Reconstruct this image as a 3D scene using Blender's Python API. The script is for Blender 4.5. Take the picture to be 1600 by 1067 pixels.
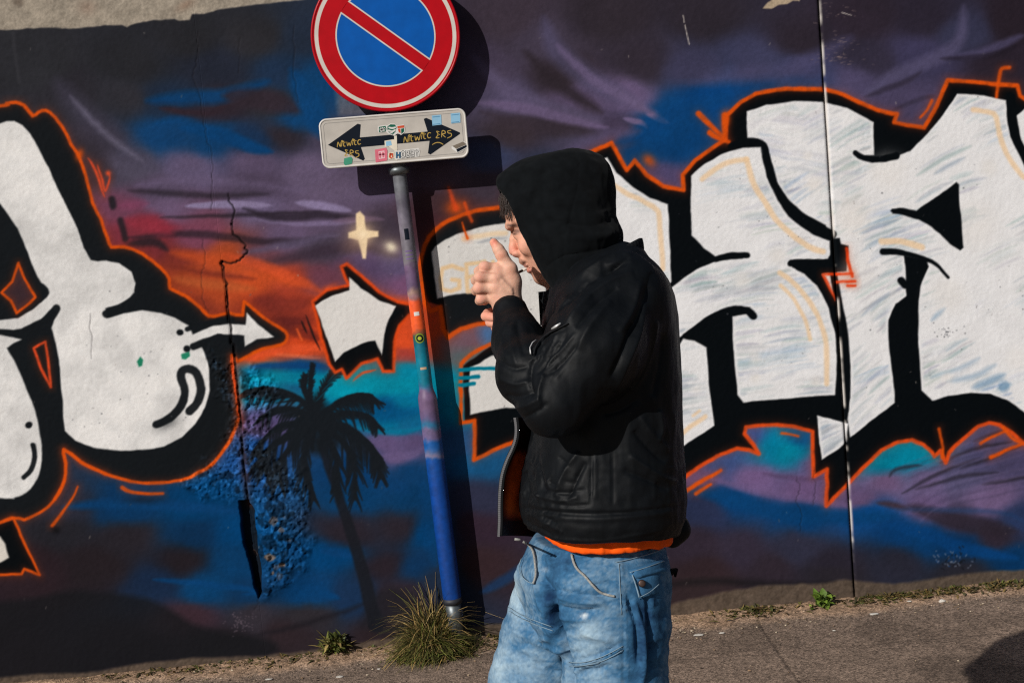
import bpy, math, random
import numpy as np
from mathutils import Vector, Matrix

random.seed(7); RS = np.random.RandomState(7)
for o in list(bpy.data.objects): bpy.data.objects.remove(o)
scene = bpy.context.scene
COL = scene.collection
R = math.radians

# ------------------------------------------------------------------ camera
FPX = 1826.0                                   # focal length in photo pixels (1600 wide)
CAM = np.array([0.0, -4.9, 1.745])
yaw, pitch, roll = R(2.4), R(5.5), R(5.04)
F_ = np.array([math.sin(yaw)*math.cos(pitch), math.cos(yaw)*math.cos(pitch), -math.sin(pitch)])
R0 = np.array([math.cos(yaw), -math.sin(yaw), 0.0])
U0 = np.cross(R0, F_)
U_ = math.cos(roll)*U0 + math.sin(roll)*R0
R_ = math.cos(roll)*R0 - math.sin(roll)*U0
CM = np.stack([R_, U_, -F_], axis=1)           # columns: camera axes in the world
cd = bpy.data.cameras.new('camera'); cam = bpy.data.objects.new('camera', cd); COL.objects.link(cam)
m4 = Matrix.Identity(4)
for i in range(3):
    for j in range(3): m4[i][j] = CM[i, j]
    m4[i][3] = CAM[i]
cam.matrix_world = m4
cd.sensor_width = 36; cd.lens = 36*FPX/1600; cd.clip_start = 0.05; cd.clip_end = 400
scene.camera = cam

# ------------------------------------------------------------------ light
AZ, EL = R(42.0), R(29.9)
sun_travel = Vector((math.sin(AZ)*math.cos(EL), math.cos(AZ)*math.cos(EL), -math.sin(EL)))
sl = bpy.data.lights.new('sun', 'SUN'); sl.energy = 4.9; sl.angle = R(0.53); sl.color = (1.0, 0.955, 0.895)
so = bpy.data.objects.new('sun', sl); COL.objects.link(so)
so.rotation_euler = sun_travel.to_track_quat('-Z', 'Y').to_euler(); so.location = (-6, -12, 9)
world = bpy.data.worlds.new('World'); scene.world = world; world.use_nodes = True
wn = world.node_tree.nodes; wl = world.node_tree.links
sky = wn.new('ShaderNodeTexSky'); sky.sky_type = 'NISHITA'; sky.sun_disc = False
sky.sun_elevation = EL; sky.sun_rotation = R(180) + AZ
wl.new(sky.outputs[0], wn['Background'].inputs[0]); wn['Background'].inputs[1].default_value = 0.05
scene.view_settings.view_transform = 'Standard'
try: scene.view_settings.look = 'None'
except Exception: pass
scene.view_settings.exposure = -0.36; scene.view_settings.gamma = 1.0
scene.view_settings.use_curve_mapping = False
scene.render.engine = 'CYCLES'
scene.cycles.use_denoising = False; scene.cycles.use_adaptive_sampling = False; scene.cycles.filter_width = 1.25
scene.cycles.sample_clamp_indirect = 3.0
scene.cycles.max_bounces = 6

# ------------------------------------------------------------------ maths helpers
def ray(px, py):
    d = np.array([(px-800.0)/FPX, -(py-533.5)/FPX, -1.0]); return CM @ d
def on_plane_y(px, py, y=0.0):
    d = ray(px, py); t = (y-CAM[1])/d[1]; return CAM + d*t
def on_ground(px, py, z=0.0):
    d = ray(px, py); t = (z-CAM[2])/d[2]; return CAM + d*t
def project(W):
    q = (np.asarray(W, float)-CAM) @ CM
    return 800.0 + FPX*q[..., 0]/(-q[..., 2]), 533.5 - FPX*q[..., 1]/(-q[..., 2])
def lin(c):
    c = np.asarray(c, float)
    return np.where(c <= 0.04045, c/12.92, ((c+0.055)/1.055)**2.4)
def srgb(r, g, b): return tuple(float(x) for x in lin(np.array([r, g, b])/255.0))
def sstep(a, b, x):
    t = np.clip((x-a)/(b-a), 0, 1); return t*t*(3-2*t)

def noise2(h, w, cell, seed):
    rs = np.random.RandomState(seed)
    gh, gw = int(h/cell)+3, int(w/cell)+3
    g = rs.rand(gh, gw).astype(np.float32)
    y = np.arange(h)/cell; x = np.arange(w)/cell
    yi = y.astype(int); xi = x.astype(int); fy = (y-yi).astype(np.float32); fx = (x-xi).astype(np.float32)
    fy = fy*fy*(3-2*fy); fx = fx*fx*(3-2*fx)
    a = g[yi][:, xi]; b = g[yi][:, xi+1]; c = g[yi+1][:, xi]; d = g[yi+1][:, xi+1]
    fx = fx[None]; fy = fy[:, None]
    return (a*(1-fx)+b*fx)*(1-fy)+(c*(1-fx)+d*fx)*fy
def fbm2(h, w, cell, seed, octv=4):
    s = np.zeros((h, w), np.float32); amp = 1.0; tot = 0
    for k in range(octv):
        s += amp*noise2(h, w, max(cell/2**k, 1.01), seed+k*17); tot += amp; amp *= 0.55
    return s/tot
def noise3(P, scale, seed=0):
    Q = np.asarray(P)/scale + 57.3 + seed*11.7
    I = np.floor(Q).astype(np.int64); f = Q-I; f = f*f*(3-2*f)
    def hsh(a, b, c):
        n = (a*73856093) ^ (b*19349663) ^ (c*83492791) ^ (seed*2654435)
        n = (n ^ (n >> 13))*1274126177; n = n ^ (n >> 16)
        return (n & 0xffff)/65535.0
    out = 0
    for dx in (0, 1):
        for dy in (0, 1):
            for dz in (0, 1):
                w = (f[..., 0] if dx else 1-f[..., 0])*(f[..., 1] if dy else 1-f[..., 1])*(f[..., 2] if dz else 1-f[..., 2])
                out = out + w*hsh(I[..., 0]+dx, I[..., 1]+dy, I[..., 2]+dz)
    return out
def fbm3(P, scale, seed=0, octv=3):
    s = 0; a = 1; t = 0
    for k in range(octv):
        s = s + a*noise3(P, scale/2**k, seed+k*5); t += a; a *= .5
    return s/t
def cr(pts, n=4, closed=False):                # Catmull-Rom through the points
    P = np.asarray(pts, float); N = len(P); out = []
    rng = range(N if closed else N-1)
    for i in rng:
        if closed: p0, p1, p2, p3 = P[(i-1) % N], P[i], P[(i+1) % N], P[(i+2) % N]
        else: p0, p1, p2, p3 = P[max(i-1, 0)], P[i], P[i+1], P[min(i+2, N-1)]
        for k in range(n):
            t = k/n
            out.append(0.5*((2*p1)+(-p0+p2)*t+(2*p0-5*p1+4*p2-p3)*t*t+(-p0+3*p1-3*p2+p3)*t**3))
    if not closed: out.append(P[-1])
    return np.array(out)
def seg_dist(X, Y, pts, closed=False):
    """distance to a polyline and the position 0..1 along it"""
    P = np.asarray(pts, float)
    if closed: P = np.vstack([P, P[:1]])
    L = np.hypot(*(P[1:]-P[:-1]).T); cum = np.concatenate([[0], np.cumsum(L)]); tot = max(cum[-1], 1e-6)
    best = np.full(X.shape, 1e9, np.float32); par = np.zeros(X.shape, np.float32)
    for i in range(len(P)-1):
        ax, ay = P[i]; bx, by = P[i+1]; vx, vy = bx-ax, by-ay; l2 = vx*vx+vy*vy
        if l2 < 1e-9: continue
        t = np.clip(((X-ax)*vx+(Y-ay)*vy)/l2, 0, 1)
        d = (X-ax-t*vx)**2+(Y-ay-t*vy)**2
        mk = d < best
        best = np.where(mk, d, best); par = np.where(mk, (cum[i]+t*L[i])/tot, par)
    return np.sqrt(best), par
def inside(X, Y, pts):
    P = np.asarray(pts, float); r = np.zeros(X.shape, bool); n = len(P)
    for i in range(n):
        x1, y1 = P[i]; x2, y2 = P[(i+1) % n]
        if y1 == y2: continue
        c = ((y1 > Y) != (y2 > Y)) & (X < (x2-x1)*(Y-y1)/(y2-y1)+x1)
        r ^= c
    return r

# ------------------------------------------------------------------ mesh helpers
def props(o, label=None, cat=None, group=None, kind=None):
    if label: o['label'] = label
    if cat: o['category'] = cat
    if group: o['group'] = group
    if kind: o['kind'] = kind
    return o
def empty(name, loc, **k):
    o = bpy.data.objects.new(name, None); COL.objects.link(o); o.location = loc
    o.empty_display_size = 0.1
    return props(o, **k)
def mesh_np(name, V, Fq, mat, parent=None, origin=(0, 0, 0), smooth=True, color=None, **k):
    """V (n,3) world points, Fq list of index arrays (m,3)/(m,4)"""
    V = np.asarray(V, np.float64)-np.asarray(origin)
    me = bpy.data.meshes.new(name)
    if not isinstance(Fq, (list, tuple)) or (len(Fq) and np.ndim(Fq[0]) == 1): Fq = [np.asarray(Fq)]
    Fq = [np.asarray(f, np.int32) for f in Fq if len(f)]
    nl = sum(f.size for f in Fq); nf = sum(len(f) for f in Fq)
    me.vertices.add(len(V)); me.vertices.foreach_set('co', V.astype(np.float32).ravel())
    me.loops.add(nl); me.polygons.add(nf)
    me.loops.foreach_set('vertex_index', np.concatenate([f.ravel() for f in Fq]))
    st = []; s = 0
    for f in Fq:
        w = f.shape[1]; st.append(s+np.arange(len(f))*w); s += f.size
    me.polygons.foreach_set('loop_start', np.concatenate(st).astype(np.int32))
    me.update(calc_edges=True); me.validate()
    me.polygons.foreach_set('use_smooth', np.full(len(me.polygons), smooth))
    if color is not None:
        a = me.color_attributes.new('Col', 'FLOAT_COLOR', 'POINT')
        c = np.ones((len(V), 4), np.float32); c[:, :color.shape[1]] = color
        a.data.foreach_set('color', c.ravel())
    me.update()
    if mat: me.materials.append(mat)
    o = bpy.data.objects.new(name, me); COL.objects.link(o)
    if parent: o.parent = parent
    else: o.location = origin
    return props(o, **k)
def dup(o, loc, **k):
    c = o.copy(); COL.objects.link(c); c.location = loc; props(c, **k)
    for ch in list(o.children):
        d = ch.copy(); COL.objects.link(d); d.parent = c
    return c
class MB:
    def __init__(s): s.v = []; s.q = []; s.t = []; s.c = []; s.n = 0
    def add(s, V, q=(), t=(), col=None):
        V = np.asarray(V, float); b = s.n; s.v.append(V); s.n += len(V)
        if len(q): s.q.append(np.asarray(q)+b)
        if len(t): s.t.append(np.asarray(t)+b)
        if col is not None:
            col = np.asarray(col, float)
            s.c.append(np.tile(col, (len(V), 1)) if col.ndim == 1 else col)
        return s
    def box(s, c, sz, M=None, col=None):
        c = np.asarray(c, float); h = np.asarray(sz, float)/2
        P = np.array([[x, y, z] for x in (-1, 1) for y in (-1, 1) for z in (-1, 1)])*h
        if M is not None: P = P @ np.asarray(M).T
        return s.add(P+c, [[0, 1, 3, 2], [4, 6, 7, 5], [0, 4, 5, 1], [2, 3, 7, 6], [0, 2, 6, 4], [1, 5, 7, 3]], col=col)
    def build(s, name, mat, parent=None, origin=(0, 0, 0), smooth=False, **k):
        fs = []
        if s.q: fs.append(np.vstack(s.q))
        if s.t: fs.append(np.vstack(s.t))
        return mesh_np(name, np.vstack(s.v), fs, mat, parent, origin, smooth, np.vstack(s.c) if s.c else None, **k)
def tube(pts, rad, n=10, caps=True, ribs=0, ramp=0.0, up=None):
    """tube along points; rad scalar list or (ra, rb) list"""
    P = np.asarray(pts, float); N = len(P)
    rad = [rad]*N if np.isscalar(rad) else list(rad)
    T = np.gradient(P, axis=0); T /= np.linalg.norm(T, axis=1)[:, None]+1e-12
    u = np.array(up if up is not None else [0.0, 0.0, 1.0], float)
    if abs(T[0] @ u) > 0.95: u = np.array([1.0, 0, 0])
    V = []
    a = u - T[0]*(u @ T[0]); a /= np.linalg.norm(a)
    for i in range(N):
        a = a - T[i]*(a @ T[i]); a /= np.linalg.norm(a)+1e-12; b = np.cross(T[i], a)
        r = rad[i]; ra, rb = (r, r) if np.isscalar(r) else r
        for k in range(n):
            th = 2*math.pi*k/n; m = 1+(ramp*math.cos(ribs*th) if ribs else 0)
            V.append(P[i]+m*(ra*math.cos(th)*a+rb*math.sin(th)*b))
    q = [[i*n+k, i*n+(k+1) % n, (i+1)*n+(k+1) % n, (i+1)*n+k] for i in range(N-1) for k in range(n)]
    t = []
    if caps:
        V.append(P[0]); V.append(P[-1]); c0 = N*n; c1 = c0+1
        t = [[c0, (k+1) % n, k] for k in range(n)]+[[c1, (N-1)*n+k, (N-1)*n+(k+1) % n] for k in range(n)]
    return np.array(V), q, t

# ------------------------------------------------------------------ materials
def new_mat(name, base=(0.5, 0.5, 0.5), rough=0.6, spec=0.5, metal=0.0, attr=False, **kw):
    m = bpy.data.materials.new(name); m.use_nodes = True
    nt = m.node_tree; b = nt.nodes['Principled BSDF']
    b.inputs['Base Color'].default_value = (*base, 1); b.inputs['Roughness'].default_value = rough
    b.inputs['Specular IOR Level'].default_value = spec; b.inputs['Metallic'].default_value = metal
    for k, v in kw.items(): b.inputs[k].default_value = v
    return m
def N(m, t, **kw):
    n = m.node_tree.nodes.new(t)
    for k, v in kw.items():
        if k.startswith('i_'): n.inputs[k[2:].replace('_', ' ')].default_value = v
        else: setattr(n, k, v)
    return n
def Lk(m, a, b): m.node_tree.links.new(a, b)
def bsdf(m): return m.node_tree.nodes['Principled BSDF']
def add_grain(m, scale, amount, detail=4.0, src=None, lo=0.75, hi=1.25, bump=0.0, bscale=None, dist=0.002, coords='Object', stretch=None):
    """multiply the base colour by noise, and bump"""
    b = bsdf(m); tc = N(m, 'ShaderNodeTexCoord'); out = tc.outputs[coords]
    if stretch:
        mp = N(m, 'ShaderNodeMapping'); mp.inputs['Scale'].default_value = stretch
        Lk(m, out, mp.inputs['Vector']); out = mp.outputs[0]
    n = N(m, 'ShaderNodeTexNoise', i_Scale=scale, i_Detail=detail); Lk(m, out, n.inputs['Vector'])
    mr = N(m, 'ShaderNodeMapRange'); mr.inputs[3].default_value = lo; mr.inputs[4].default_value = hi
    mr.inputs[1].default_value = 0.3; mr.inputs[2].default_value = 0.7
    Lk(m, n.outputs['Fac'], mr.inputs[0])
    mix = N(m, 'ShaderNodeVectorMath', operation='MULTIPLY')
    if src is not None: Lk(m, src, mix.inputs[0])
    elif b.inputs['Base Color'].is_linked: Lk(m, b.inputs['Base Color'].links[0].from_socket, mix.inputs[0])
    else: mix.inputs[0].default_value = b.inputs['Base Color'].default_value[:3]
    Lk(m, mr.outputs[0], mix.inputs[1]); Lk(m, mix.outputs[0], b.inputs['Base Color'])
    if bump:
        n2 = N(m, 'ShaderNodeTexNoise', i_Scale=bscale or scale, i_Detail=5.0); Lk(m, out, n2.inputs['Vector'])
        bp = N(m, 'ShaderNodeBump', i_Strength=bump, i_Distance=dist); Lk(m, n2.outputs['Fac'], bp.inputs['Height'])
        if b.inputs['Normal'].is_linked: Lk(m, b.inputs['Normal'].links[0].from_socket, bp.inputs['Normal'])
        Lk(m, bp.outputs[0], b.inputs['Normal'])
    return m
def attr_col(m):
    a = N(m, 'ShaderNodeVertexColor', layer_name='Col'); Lk(m, a.outputs['Color'], bsdf(m).inputs['Base Color']); return a
# ------------------------------------------------------------------ the mural paint (colour of the paint film, with some light and shade painted in), laid out in a flat 1-px canvas
CX0, CY0, CW, CH = -420, -230, 2520, 1480
cv = np.zeros((CH, CW, 3), np.float32); hm = np.zeros((CH, CW), np.float32)      # paint colour (sRGB 0..1), relief in metres
YY, XX = np.mgrid[0:CH, 0:CW].astype(np.float32); XX += CX0; YY += CY0

def bb(pts, pad):
    P = np.asarray(pts, float)
    x0 = max(int(P[:, 0].min()-pad-CX0), 0); x1 = min(int(P[:, 0].max()+pad-CX0)+2, CW)
    y0 = max(int(P[:, 1].min()-pad-CY0), 0); y1 = min(int(P[:, 1].max()+pad-CY0)+2, CH)
    return (slice(y0, y1), slice(x0, x1))
WOB = (fbm2(CH, CW, 26, 5, 3)-0.5)*3.0
WOB2 = (fbm2(CH, CW, 22, 6, 3)-0.5)*3.0
def blend(sl, a, col):
    c = np.asarray(col, np.float32)/255.0; a = a[..., None]; cv[sl] = cv[sl]*(1-a)+c*a
def fill(pts, col, soft=1.2, alpha=1.0, wob=1.0):
    sl = bb(pts, soft*2+3); X = XX[sl]+WOB[sl]*wob; Y = YY[sl]+WOB2[sl]*wob
    d, _ = seg_dist(X, Y, pts, True); ins = inside(X, Y, pts)
    sd = np.where(ins, -d, d); a = np.clip(0.5-sd/(2*soft), 0, 1)
    if col is not None: blend(sl, a*alpha, col)
    return sl, a
OVN = noise2(CH, CW, 9, 77)
def jag(pts, amp=2.2, n=5, seed=1):
    r = random.Random(seed); P = np.asarray(pts, float); out = []
    for i in range(len(P)-1):
        for k in range(n): out.append(P[i]+(P[i+1]-P[i])*k/n+np.array([r.uniform(-amp, amp), r.uniform(-amp, amp)*.5])*(k > 0))
    return np.array(out+[P[-1]])
def stroke(pts, w, col, soft=1.2, alpha=1.0, taper=(1, 1), smooth=3, wob=1.0, halo=False):
    P = cr(pts, smooth) if smooth and len(pts) > 2 else np.asarray(pts, float)
    sl = bb(P, w+soft*2+3); X = XX[sl]+WOB[sl]*wob; Y = YY[sl]+WOB2[sl]*wob
    d, t = seg_dist(X, Y, P)
    hw = w/2*(taper[0]+(taper[1]-taper[0])*t) if taper != 'both' else w/2*np.sqrt(np.clip(1-(2*t-1)**2, 0.02, 1))
    a = np.clip(0.5-(d-hw)/(2*soft), 0, 1)
    if col[0] > 200 and col[1] < 95 and w > 2.5 and not halo:
        g_ = np.exp(-(np.maximum(d-hw, 0)/5.5)**1.3)*.20; blend(sl, g_, (190, 66, 22)); a = a*(.84+.16*sstep(.3, .6, OVN[sl]))
    blend(sl, a*alpha, col)
def blob(x, y, rx, ry, col, alpha=1.0, ang=0.0, p=1.0):
    rr = max(rx, ry)*2.6; sl = bb([(x-rr, y-rr), (x+rr, y+rr)], 0); c, s = math.cos(R(ang)), math.sin(R(ang))
    dx, dy = XX[sl]-x, YY[sl]-y; u = (dx*c+dy*s)/rx; v = (-dx*s+dy*c)/ry
    blend(sl, alpha*np.exp(-(u*u+v*v)**p), col)

# background sky colours of the mural (x, y, r, g, b)
BG = """-300 100 42 40 44;400 60 42 41 45;800 30 60 50 60;950 30 46 39 46;1100 30 44 38 46;1250 60 44 37 46;1350 30 44 36 46;1450 30 42 36 48;1590 30 38 30 38;1900 60 45 38 50
60 100 40 40 44;200 100 36 36 40;330 100 32 36 48;300 60 36 36 40;440 120 28 46 70;480 130 12 62 105;470 60 34 44 60;760 100 70 60 78;850 60 62 54 68;880 120 50 41 48;1000 100 48 41 50;1080 110 60 58 82;1180 100 60 60 86;1260 110 62 62 92;1350 90 48 43 58;1440 80 58 54 80;1500 50 52 52 74;1570 100 42 34 44
120 150 40 38 44;200 150 45 44 50;250 155 28 42 62;350 165 45 36 44;420 160 42 40 46;470 185 12 62 105;800 155 78 70 94;900 150 88 74 100;980 150 98 82 112;1050 175 8 62 110;1100 155 6 62 116;1020 205 6 64 115;1200 150 10 60 110;1400 160 72 64 90;1330 130 75 68 96;1250 135 40 62 100
150 220 50 44 52;250 210 12 58 100;330 220 10 58 100;400 225 22 46 76;440 215 44 38 45;520 220 70 62 80;800 200 56 46 52;880 200 50 42 50;960 200 66 56 76;1060 225 6 58 105;1000 250 6 60 108;900 225 70 64 84;1040 285 80 70 104
200 260 76 70 86;150 260 52 44 52;300 260 94 82 108;400 260 90 76 100;480 270 98 84 108;600 280 90 78 100;700 280 72 58 72;760 290 60 50 60;860 260 44 48 66;760 250 55 62 90
250 300 80 68 88;400 300 72 60 78;520 300 94 80 102;700 310 66 44 48;190 330 110 62 82;250 325 102 82 108;400 325 104 90 118;520 330 86 72 94;720 320 70 46 50;820 300 66 46 50
210 360 128 48 60;240 350 132 46 60;300 370 122 66 86;450 370 100 82 108;600 360 62 52 64;680 350 72 42 48;230 385 112 42 46;280 400 122 46 36;350 400 172 72 38;400 400 104 64 74;500 390 70 60 74;560 420 86 68 98;620 420 92 78 108
300 430 152 60 32;340 450 168 66 32;400 440 192 74 34;450 440 162 60 40;500 440 110 62 76;640 440 120 80 112;300 480 122 46 32;420 480 130 46 32;460 480 170 60 36;640 500 228 82 32;700 500 160 60 40;450 510 96 34 30;480 530 205 66 30;640 540 225 76 36;400 550 228 82 36;470 545 232 80 36;640 553 160 60 52
400 580 0 96 126;480 574 0 72 122;550 600 0 142 162;640 582 0 134 160;740 530 70 104 146;740 560 0 134 162;400 600 4 112 140;550 615 0 144 164;640 620 0 116 150;720 600 0 134 160;600 640 0 76 122;550 640 0 82 122;720 640 0 120 150;420 668 84 72 112;600 665 0 110 146;650 662 10 100 140;900 600 0 110 140;1000 600 20 90 130
400 705 20 62 112;600 692 92 76 112;650 690 92 76 112;720 690 40 80 122;560 735 6 56 102;620 715 96 80 116;640 740 10 56 96;740 720 20 80 122;300 790 0 56 98;200 790 6 52 92;100 790 40 42 55;560 770 6 56 96;640 780 6 56 96;740 780 44 46 66;900 740 60 60 100
100 830 35 34 40;200 840 38 34 40;300 840 8 46 80;370 840 0 60 106;540 830 40 34 42;620 820 42 36 44;660 830 0 60 106;750 830 50 36 48;150 880 36 29 33;280 880 34 28 33;370 880 6 56 96;520 862 0 60 106;600 880 40 32 39;650 880 12 50 86;750 880 52 36 40;700 900 30 42 60;900 850 46 38 50
60 890 40 28 33;250 910 22 40 66;320 915 6 60 102;400 920 10 50 86;480 927 6 60 106;540 932 22 46 76;620 930 44 36 44;300 960 58 40 48;400 960 50 45 52;480 960 45 41 46;350 1010 34 29 34;450 990 44 34 38;-300 500 30 30 36;-300 900 36 30 36
1090 740 96 76 112;1110 720 60 80 128;1180 745 112 88 128;1250 760 106 82 120;1280 720 96 80 120;1200 690 0 120 150;1230 700 0 126 150;1250 680 10 82 132;1170 680 62 80 132;1100 800 40 48 76;1150 780 6 56 102;1250 800 6 56 102;1080 850 48 39 50;1150 860 48 41 54;1250 860 44 44 60;1100 890 48 35 39;1200 890 44 36 44;1300 880 38 34 44
1350 800 6 66 122;1340 780 96 76 108;1400 830 6 58 108;1450 835 6 56 102;1500 850 6 50 92;1560 830 44 36 46;1580 872 6 50 90;1400 880 38 38 50;1500 892 38 38 48;1590 812 40 54 88;1500 805 60 52 72;1380 750 112 88 122;1450 750 100 86 120;1550 780 108 88 122;1500 740 80 76 106;1590 720 72 66 96;1420 708 0 126 150;1380 722 0 120 146;1450 785 96 78 112;1540 710 76 72 104;1900 400 60 60 90;1900 750 96 80 116;1900 850 8 52 92
0 1040 38 28 34;200 1020 34 28 34;600 1000 44 34 38;1100 920 50 38 40;1300 900 38 34 40;1500 895 40 38 44"""
S = np.array([[float(v) for v in q.split()] for ln in BG.split('\n') for q in ln.split(';')])
st = 8
gx = XX[::st, ::st].astype(np.float64); gy = YY[::st, ::st].astype(np.float64)
wx = gx+(fbm2(*gx.shape, 9, 3)-0.5)*34; wy = gy+(fbm2(*gx.shape, 9, 4)-0.5)*22
num = np.zeros(gx.shape+(3,)); den = np.zeros(gx.shape)
for s in S:                                      # wide, flat brush feel: distances count more up-down than sideways
    d2 = ((wx-s[0])/1.55)**2+(wy-s[1])**2; w = 1/(d2+60)**2.4
    num += w[..., None]*s[2:]; den += w
lo = (num/den[..., None]/255).astype(np.float32)
iy = np.minimum((YY[:, 0]-CY0)/st, lo.shape[0]-1.001); ix = np.minimum((XX[0]-CX0)/st, lo.shape[1]-1.001)
y0i = iy.astype(int); x0i = ix.astype(int); fy = (iy-y0i)[:, None, None]; fx = (ix-x0i)[None, :, None]
cv[:] = (lo[y0i][:, x0i]*(1-fx)+lo[y0i][:, x0i+1]*fx)*(1-fy)+(lo[y0i+1][:, x0i]*(1-fx)+lo[y0i+1][:, x0i+1]*fx)*fy

# airbrushed ribbons of cloud and light
PU, DK, BL, MV = (104, 88, 118), (34, 28, 34), (6, 60, 106), (88, 78, 104)
for p, w, c, s, a in [
    ([(90, 130), (140, 190), (200, 235), (240, 262)], 40, (66, 62, 78), 22, .5), ([(110, 150), (160, 205), (222, 252)], 10, (104, 98, 116), 7, .55),
    ([(200, 298), (330, 306), (420, 303)], 10, DK, 5, .5), ([(250, 340), (330, 338), (420, 334), (520, 330)], 6, DK, 4, .6),
    ([(290, 323), (360, 320), (424, 322)], 12, (132, 118, 148), 3, .95), ([(462, 316), (505, 322), (548, 330)], 13, (128, 114, 144), 4, .85), ([(400, 342), (470, 350), (560, 346)], 8, (120, 104, 134), 3, .7),
    ([(380, 326), (430, 340), (500, 336), (560, 340)], 12, (44, 36, 46), 5, .7), ([(520, 345), (580, 342), (600, 343)], 9, (112, 88, 112), 3, .5),
    ([(210, 290), (300, 282), (400, 288), (480, 300)], 14, (100, 86, 112), 8, .5), ([(200, 372), (300, 365), (420, 378), (520, 372)], 12, (42, 32, 40), 5, .6),
    ([(380, 395), (450, 382), (530, 366)], 12, (96, 84, 108), 6, .6), ([(400, 415), (470, 400), (560, 385), (620, 400)], 18, (58, 44, 56), 8, .6),
    ([(230, 158), (300, 152), (350, 150), (420, 128)], 22, BL, 9, .7), ([(250, 170), (320, 178), (350, 168)], 12, (46, 34, 42), 6, .8), ([(350, 150), (430, 160), (470, 175)], 34, (48, 38, 46), 10, .7),
    ([(280, 200), (340, 210), (400, 232), (425, 238)], 22, BL, 6, .85), ([(240, 195), (280, 190), (330, 205)], 14, BL, 8, .6),
    ([(455, 110), (480, 150), (500, 200), (520, 210)], 36, (8, 64, 112), 10, .7), ([(740, 90), (790, 140), (860, 170), (940, 190)], 26, (90, 80, 106), 10, .65),
    ([(745, 160), (820, 170), (900, 190), (950, 200)], 18, (104, 88, 118), 6, .7), ([(750, 175), (820, 195), (940, 210)], 20, (56, 46, 54), 8, .5),
    ([(850, 30), (870, 80), (930, 130), (1000, 165)], 34, (78, 72, 98), 13, .6), ([(870, 70), (920, 120), (980, 155), (1040, 190)], 16, (102, 88, 118), 7, .7), ([(820, 80), (870, 130), (940, 175)], 20, (44, 36, 42), 10, .7),
    ([(975, 185), (1000, 192), (1012, 201)], 9, (108, 94, 126), 2.5, .8), ([(1010, 178), (1030, 186), (1045, 192)], 9, (108, 94, 126), 3, .8),
    ([(960, 225), (1020, 200), (1060, 175), (1140, 150)], 26, (8, 62, 112), 9, .6), ([(880, 240), (940, 215), (1000, 205)], 20, (84, 74, 102), 9, .5),
    ([(1080, 130), (1150, 118), (1230, 110), (1330, 60)], 26, (74, 70, 100), 13, .55), ([(1350, 150), (1400, 118), (1470, 88), (1500, 60), (1506, 10)], 22, (84, 78, 106), 9, .6),
    ([(1490, 88), (1530, 84), (1600, 55)], 14, (80, 74, 104), 6, .6), ([(1470, 92), (1540, 88), (1600, 68)], 10, (34, 28, 38), 4, .5), ([(1350, 152), (1410, 130), (1440, 112)], 9, (46, 40, 54), 4, .55), ([(1395, 172), (1430, 158), (1460, 150)], 8, (50, 44, 60), 4, .5),
    ([(195, 345), (230, 350), (270, 365)], 24, (150, 46, 60), 9, .5), ([(185, 322), (230, 318)], 16, (130, 64, 92), 8, .5),
    ([(200, 382), (240, 378), (262, 392)], 14, (40, 30, 36), 6, .7), ([(270, 395), (340, 408), (420, 430), (480, 446)], 24, (196, 76, 34), 10, .6), ([(270, 435), (330, 445), (400, 452)], 16, (178, 84, 42), 7, .6),
    ([(260, 415), (330, 428), (400, 436)], 8, (110, 40, 30), 5, .5), ([(350, 398), (400, 412), (470, 440), (500, 455)], 16, (208, 78, 40), 6, .6), ([(400, 470), (450, 478), (490, 470)], 26, (116, 42, 34), 9, .6), ([(455, 520), (480, 522), (500, 530)], 18, (100, 34, 30), 6, .6),
    ([(380, 560), (430, 549), (480, 543), (520, 548)], 13, (232, 84, 42), 4, .9), ([(430, 553), (500, 560)], 6, (240, 120, 80), 3, .4), ([(600, 530), (640, 520), (700, 500)], 44, (222, 78, 36), 9, .7),
    ([(390, 572), (480, 570), (520, 575)], 10, (10, 66, 118), 4, .7), ([(385, 592), (450, 588), (540, 598), (640, 604), (760, 590)], 26, (0, 140, 160), 8, .6), ([(540, 638), (600, 650), (660, 640)], 20, (0, 84, 130), 9, .6), ([(560, 668), (620, 676), (660, 668)], 10, (0, 118, 150), 4, .6),
    ([(570, 690), (640, 690)], 22, (98, 82, 120), 6, .5), ([(380, 668), (440, 672)], 20, (92, 78, 116), 4, .5), ([(590, 715), (640, 712), (660, 700)], 14, (104, 88, 126), 5, .6),
    ([(100, 792), (200, 785), (300, 792), (380, 800)], 18, BL, 7, .75), ([(240, 905), (300, 910), (400, 922), (380, 928)], 10, BL, 4, .75), ([(500, 860), (540, 866), (560, 872)], 12, BL, 4, .8), ([(470, 918), (500, 924), (530, 934)], 14, BL, 5, .75),
    ([(660, 740), (670, 800), (680, 880)], 26, BL, 10, .5), ([(750, 925), (790, 905), (820, 880)], 16, (22, 56, 96), 6, .6), ([(540, 745), (600, 750), (640, 770)], 30, (8, 58, 102), 12, .5),
    ([(1070, 765), (1140, 778), (1220, 800), (1330, 808), (1400, 806)], 26, BL, 9, .75), ([(1100, 745), (1180, 765), (1280, 782), (1330, 790)], 14, (112, 88, 126), 6, .5), ([(1380, 822), (1440, 832), (1500, 855), (1590, 872)], 20, (6, 60, 112), 6, .75),
    ([(1420, 790), (1500, 815), (1590, 830)], 26, (42, 35, 44), 7, .6), ([(1370, 785), (1400, 790), (1420, 795)], 10, (60, 44, 52), 5, .7), ([(1400, 795), (1450, 796), (1560, 800), (1600, 815)], 8, (30, 60, 100), 5, .4),
    ([(1190, 740), (1250, 748), (1300, 745)], 8, (86, 66, 98), 4, .5), ([(1350, 714), (1400, 722), (1450, 705)], 14, (0, 128, 152), 4, .7)]:
    stroke(p, w, c, max(s*.62, 2), min(a*1.22, 1), 'both', 4)
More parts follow.
